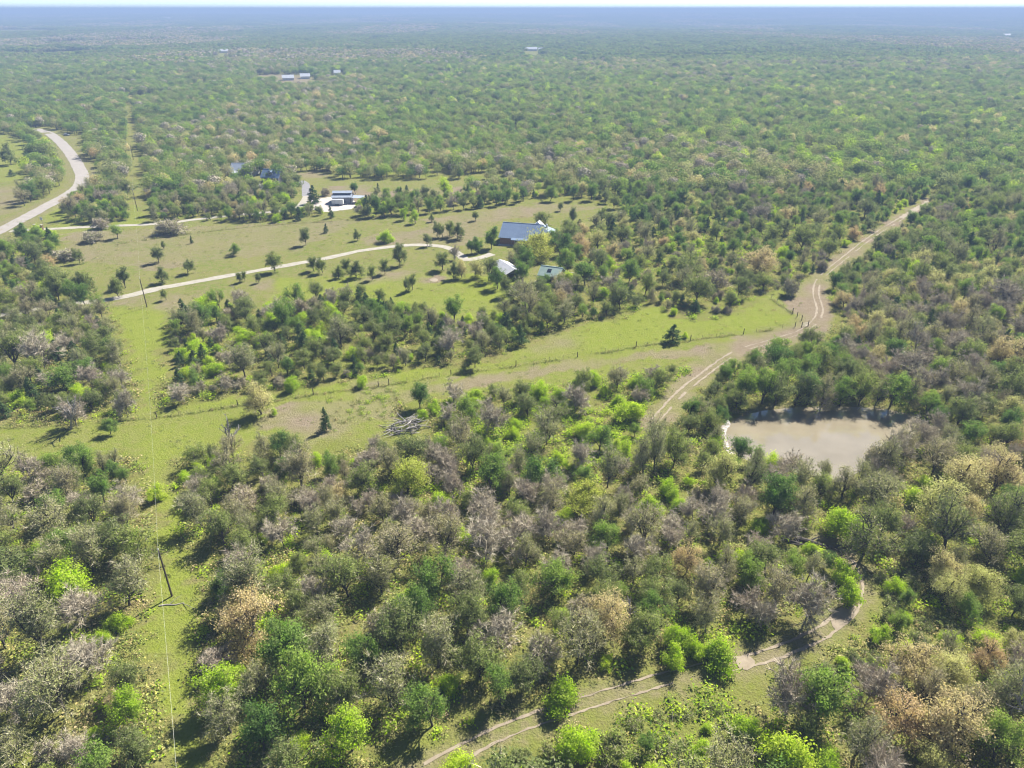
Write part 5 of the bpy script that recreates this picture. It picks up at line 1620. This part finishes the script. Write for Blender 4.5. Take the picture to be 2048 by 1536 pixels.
def gate():
    a, b = G(1603, 655), G(1616, 652)
    v = b - a
    L = np.linalg.norm(v)
    o = base('wire_gate', a, math.atan2(v[1], v[0]), 'wire gate with tall posts at the pasture corner by the dirt track', 'gate')
    for x in (0, L):
        MB().tube([(x, 0, -.3), (x, 0, 1.7)], [.12, .1], 8).build('post', M['pole_wood'], o)
    for z in (.3, .6, .9, 1.2):
        MB().box(.12, -.02, z, L - .12, .02, z + .04).build('bar', M['wire'], o)
    MB().tube([(.1, 0, .3), (L - .1, 0, 1.2)], [.025, .025], 6).build('brace', M['wire'], o)
gate()

# ------------------------------------------------------------------ brush pile, dead wood
def stick(L, r, seed, n=5, bend=.12):
    rg = np.random.default_rng(seed)
    p, d = np.zeros(3), np.array([1.0, 0, 0])
    pts = [tuple(p)]
    for i in range(n - 1):
        d = unit(d + rg.normal(size=3) * bend)
        p = p + d * L / (n - 1)
        pts.append(tuple(p))
    mb = MB().tube(pts, list(np.linspace(r, r * .45, n)), 6)
    return mesh_from('stick', mb.V, mb.F, [M['deadwood']], smooth=True)
STICKS = [stick(R.uniform(2.4, 5.2), R.uniform(.06, .17), 900 + i) for i in range(10)]
def brush_pile():
    o = base('brush_pile', G(815, 858), 0, 'heap of grey cut branches and logs on the dry strip', 'brush pile')
    for i in range(95):
        a = R.uniform(0, 6.28)
        q = R.random() ** .6
        x, y = math.cos(a) * q * 3.9, math.sin(a) * q * 2.6
        z = .15 + (1 - q) * 2.6 * R.random() ** .5
        b = link('branch', R.choice(STICKS), o, (x - 1.2 * R.random(), y, z))
        b.rotation_euler = (R.uniform(0, 6), R.uniform(-.28, .28), R.gauss(.5, .7) + (math.pi if R.random() < .5 else 0))
        b.scale = (R.uniform(.45, .95),) * 3
brush_pile()

def dead(px, py, hpx, label, seed, pale=True, lean=.15):
    tr = make_tree(seed, 6.0, 3.4, .45, 4, (3,), (.3, .8), 0, .2, .3, 3, .8, .04, r0=.2, lean=lean)
    c = G(px, py)
    d = c[1] * CP + HC * SP
    h = hpx * d / FPX / math.cos(math.atan2(HC, c[1]))
    o = base('dead_tree', c, R.uniform(0, 6), label, 'dead tree', 'dead trees')
    o.scale = (h / 6,) * 3
    m = M['deadwood'] if pale else M['bark']
    link('trunk', mesh_from('dead_trunk', tr.tV, tr.tF, [m], smooth=True), o)
    link('branch', mesh_from('dead_twigs', tr.cV, tr.cF, [m]), o)
dead(464, 900, 62, 'broken pale snag standing at the top of the near woods', 1201)
dead(142, 858, 66, 'leaning white dead tree with bare limbs at the foot of the left thicket', 1202, True, .5)
dead(1640, 812, 36, 'small white dead tree leaning over the far pond shore', 1203, True, .6)
dead(1255, 1250, 50, 'white dead tree in the lower middle of the grey woods', 1205)
dead(1565, 1190, 50, 'grey dead tree left of the trail bend', 1206)
dead(610, 1300, 45, 'pale dead tree below the big tan-leaved tree', 1207)
dead(2035, 1480, 100, 'white-limbed dead tree at the lower right edge', 1208)

def log(px, py, ang, L, r, label, mat, seed, group='fallen trunks', limbs=4):
    o = base('fallen_log', G(px, py), ang, label, 'log', group)
    rg = np.random.default_rng(seed)
    zc = r * .8
    MB().tube([(0, 0, zc), (L * .3, .1, zc), (L * .65, -.12, zc), (L, .15, zc)], [r * 1.1, r, r * .75, r * .45], 8).build('trunk', mat, o)
    for i in range(limbs):
        x = L * rg.uniform(.35, 1)
        a = rg.uniform(-1, 1)
        l = rg.uniform(1.2, 2.6)
        s = 1 if i % 2 else -1
        MB().tube([(x, 0, zc), (x + l * .5 * math.cos(a), s * l * .45, zc + .4), (x + l * math.cos(a), s * l * .8, zc + .5)], [r * .5, r * .35, r * .12], 5).build('branch', mat, o)
log(1588, 1078, math.radians(-25), 6.5, .38, 'thick dark fallen trunk in the clearing left of the leaning tree', M['bark'], 1)
log(1625, 1098, math.radians(150), 4.5, .26, 'shorter dark fallen trunk across the thick one', M['bark'], 2)
log(100, 945, math.radians(-8), 4.6, .16, 'pale fallen trunk in the woods left of the clearing', M['deadwood'], 3)
log(318, 1212, math.radians(8), 3.6, .1, 'pale branch lying in the clearing beside the near power pole', M['deadwood'], 4, limbs=2)
log(160, 1500, math.radians(35), 4.2, .15, 'pale fallen branch near the lower left corner', M['deadwood'], 5)
log(1895, 1075, math.radians(20), 3.2, .2, 'pale broken trunk lying right of the tall cream tree', M['deadwood'], 6)
log(1695, 815, math.radians(-5), 4.0, .14, 'white driftwood log on the far pond shore, longest of three', M['deadwood'], 7, 'driftwood on the pond shore', 2)
log(1560, 818, math.radians(12), 2.6, .12, 'white driftwood log on the far pond shore, left of the others', M['deadwood'], 8, 'driftwood on the pond shore', 2)
log(1780, 826, math.radians(-15), 2.4, .11, 'white driftwood log on the far pond shore, right of the others', M['deadwood'], 9, 'driftwood on the pond shore', 2)
log(1330, 1395, math.radians(-60), 1.6, .16, 'short dark stump log beside the trail', M['bark'], 10, limbs=1)

# ------------------------------------------------------------------ entrance, road side things
def entrance():
    a, b = G(69, 459), G(86, 460)
    v = b - a
    L = np.linalg.norm(v)
    o = base('entrance_wall', a, math.atan2(v[1], v[0]), 'low brown brick entrance wall where the drive leaves the road', 'wall')
    MB().box(.7, 0, -.3, L - .7, .45, 1.5).build('wall', M['rust'], o)
    for x in (0, L - .7):
        MB().box(x, -.12, -.3, x + .697, .57, 2.0).build('pillar', M['rust'], o)
        MB().box(x - .08, -.2, 2.0, x + .78, .65, 2.12).build('cap', M['stone'], o)
    MB().box(.75, -.06, 1.5, L - .75, .51, 1.6).build('coping', M['stone'], o)
    s = base('sign_post', G(85.5, 448), 0, 'small white sign on a thin post beside the entrance drive', 'sign')
    MB().tube([(0, 0, -.3), (0, 0, 2.6)], [.05, .05], 6).build('post', M['wood'], s)
    MB().box(-.55, -.1, 1.7, .55, -.052, 2.9).build('panel', M['white'], s)
entrance()

def car(px, py, rz, label):
    o = base('parked_car', G(px, py), rz, label, 'car')
    MB().hexa([(0, 0, .35), (4.5, 0, .35), (4.5, 1.8, .35), (0, 1.8, .35)], [(.06, .05, .95), (4.4, .05, .85), (4.4, 1.75, .85), (.06, 1.75, .95)]).build('body', M['white'], o)
    MB().hexa([(.5, .12, .95), (3.3, .12, .9), (3.3, 1.68, .9), (.5, 1.68, .95)], [(.95, .25, 1.5), (2.5, .25, 1.5), (2.5, 1.55, 1.5), (.95, 1.55, 1.5)]).build('cabin', M['glass'], o)
    MB().box(1.0, .3, 1.502, 2.45, 1.5, 1.54).build('roof', M['white'], o)
    for x in (.85, 3.6):
        for y in (-.02, 1.6):
            MB().tube([(x, y, .34), (x, y + .22, .34)], [.34, .34], 14).build('wheel', M['rubber'], o)
car(126, 271, math.radians(-15), 'white car parked in the grass at the far end of the road')

def drum():
    o = base('barrel', G(1242, 432), 0, 'small dark barrel with a white lid on the field edge', 'barrel')
    MB().tube([(0, 0, -.05), (0, 0, .5), (0, 0, 1.2)], [.5, .56, .5], 14).build('body', M['wall_dark'], o)
    MB().tube([(0, 0, 1.2), (0, 0, 1.45), (0, 0, 1.6)], [.56, .5, .1], 14).build('lid', M['white'], o)
drum()

# ------------------------------------------------------------------ the air
def haze():
    m = bpy.data.materials.new('hazy_air')
    m.use_nodes = True
    nt = m.node_tree
    nt.nodes.clear()
    out = nt.nodes.new('ShaderNodeOutputMaterial')
    v = nt.nodes.new('ShaderNodeVolumePrincipled')
    v.inputs['Color'].default_value = (.30, .41, .62, 1)
    v.inputs['Density'].default_value = 0.00037
    v.inputs['Anisotropy'].default_value = 0.0
    nt.links.new(v.outputs[0], out.inputs['Volume'])
    mb = MB().box(-43500, -6800, -45, 43500, 62500, 92)
    o = mb.build('haze', m)
    tag(o, 'thin blue haze lying over the far woods', 'haze', kind='stuff')
haze()
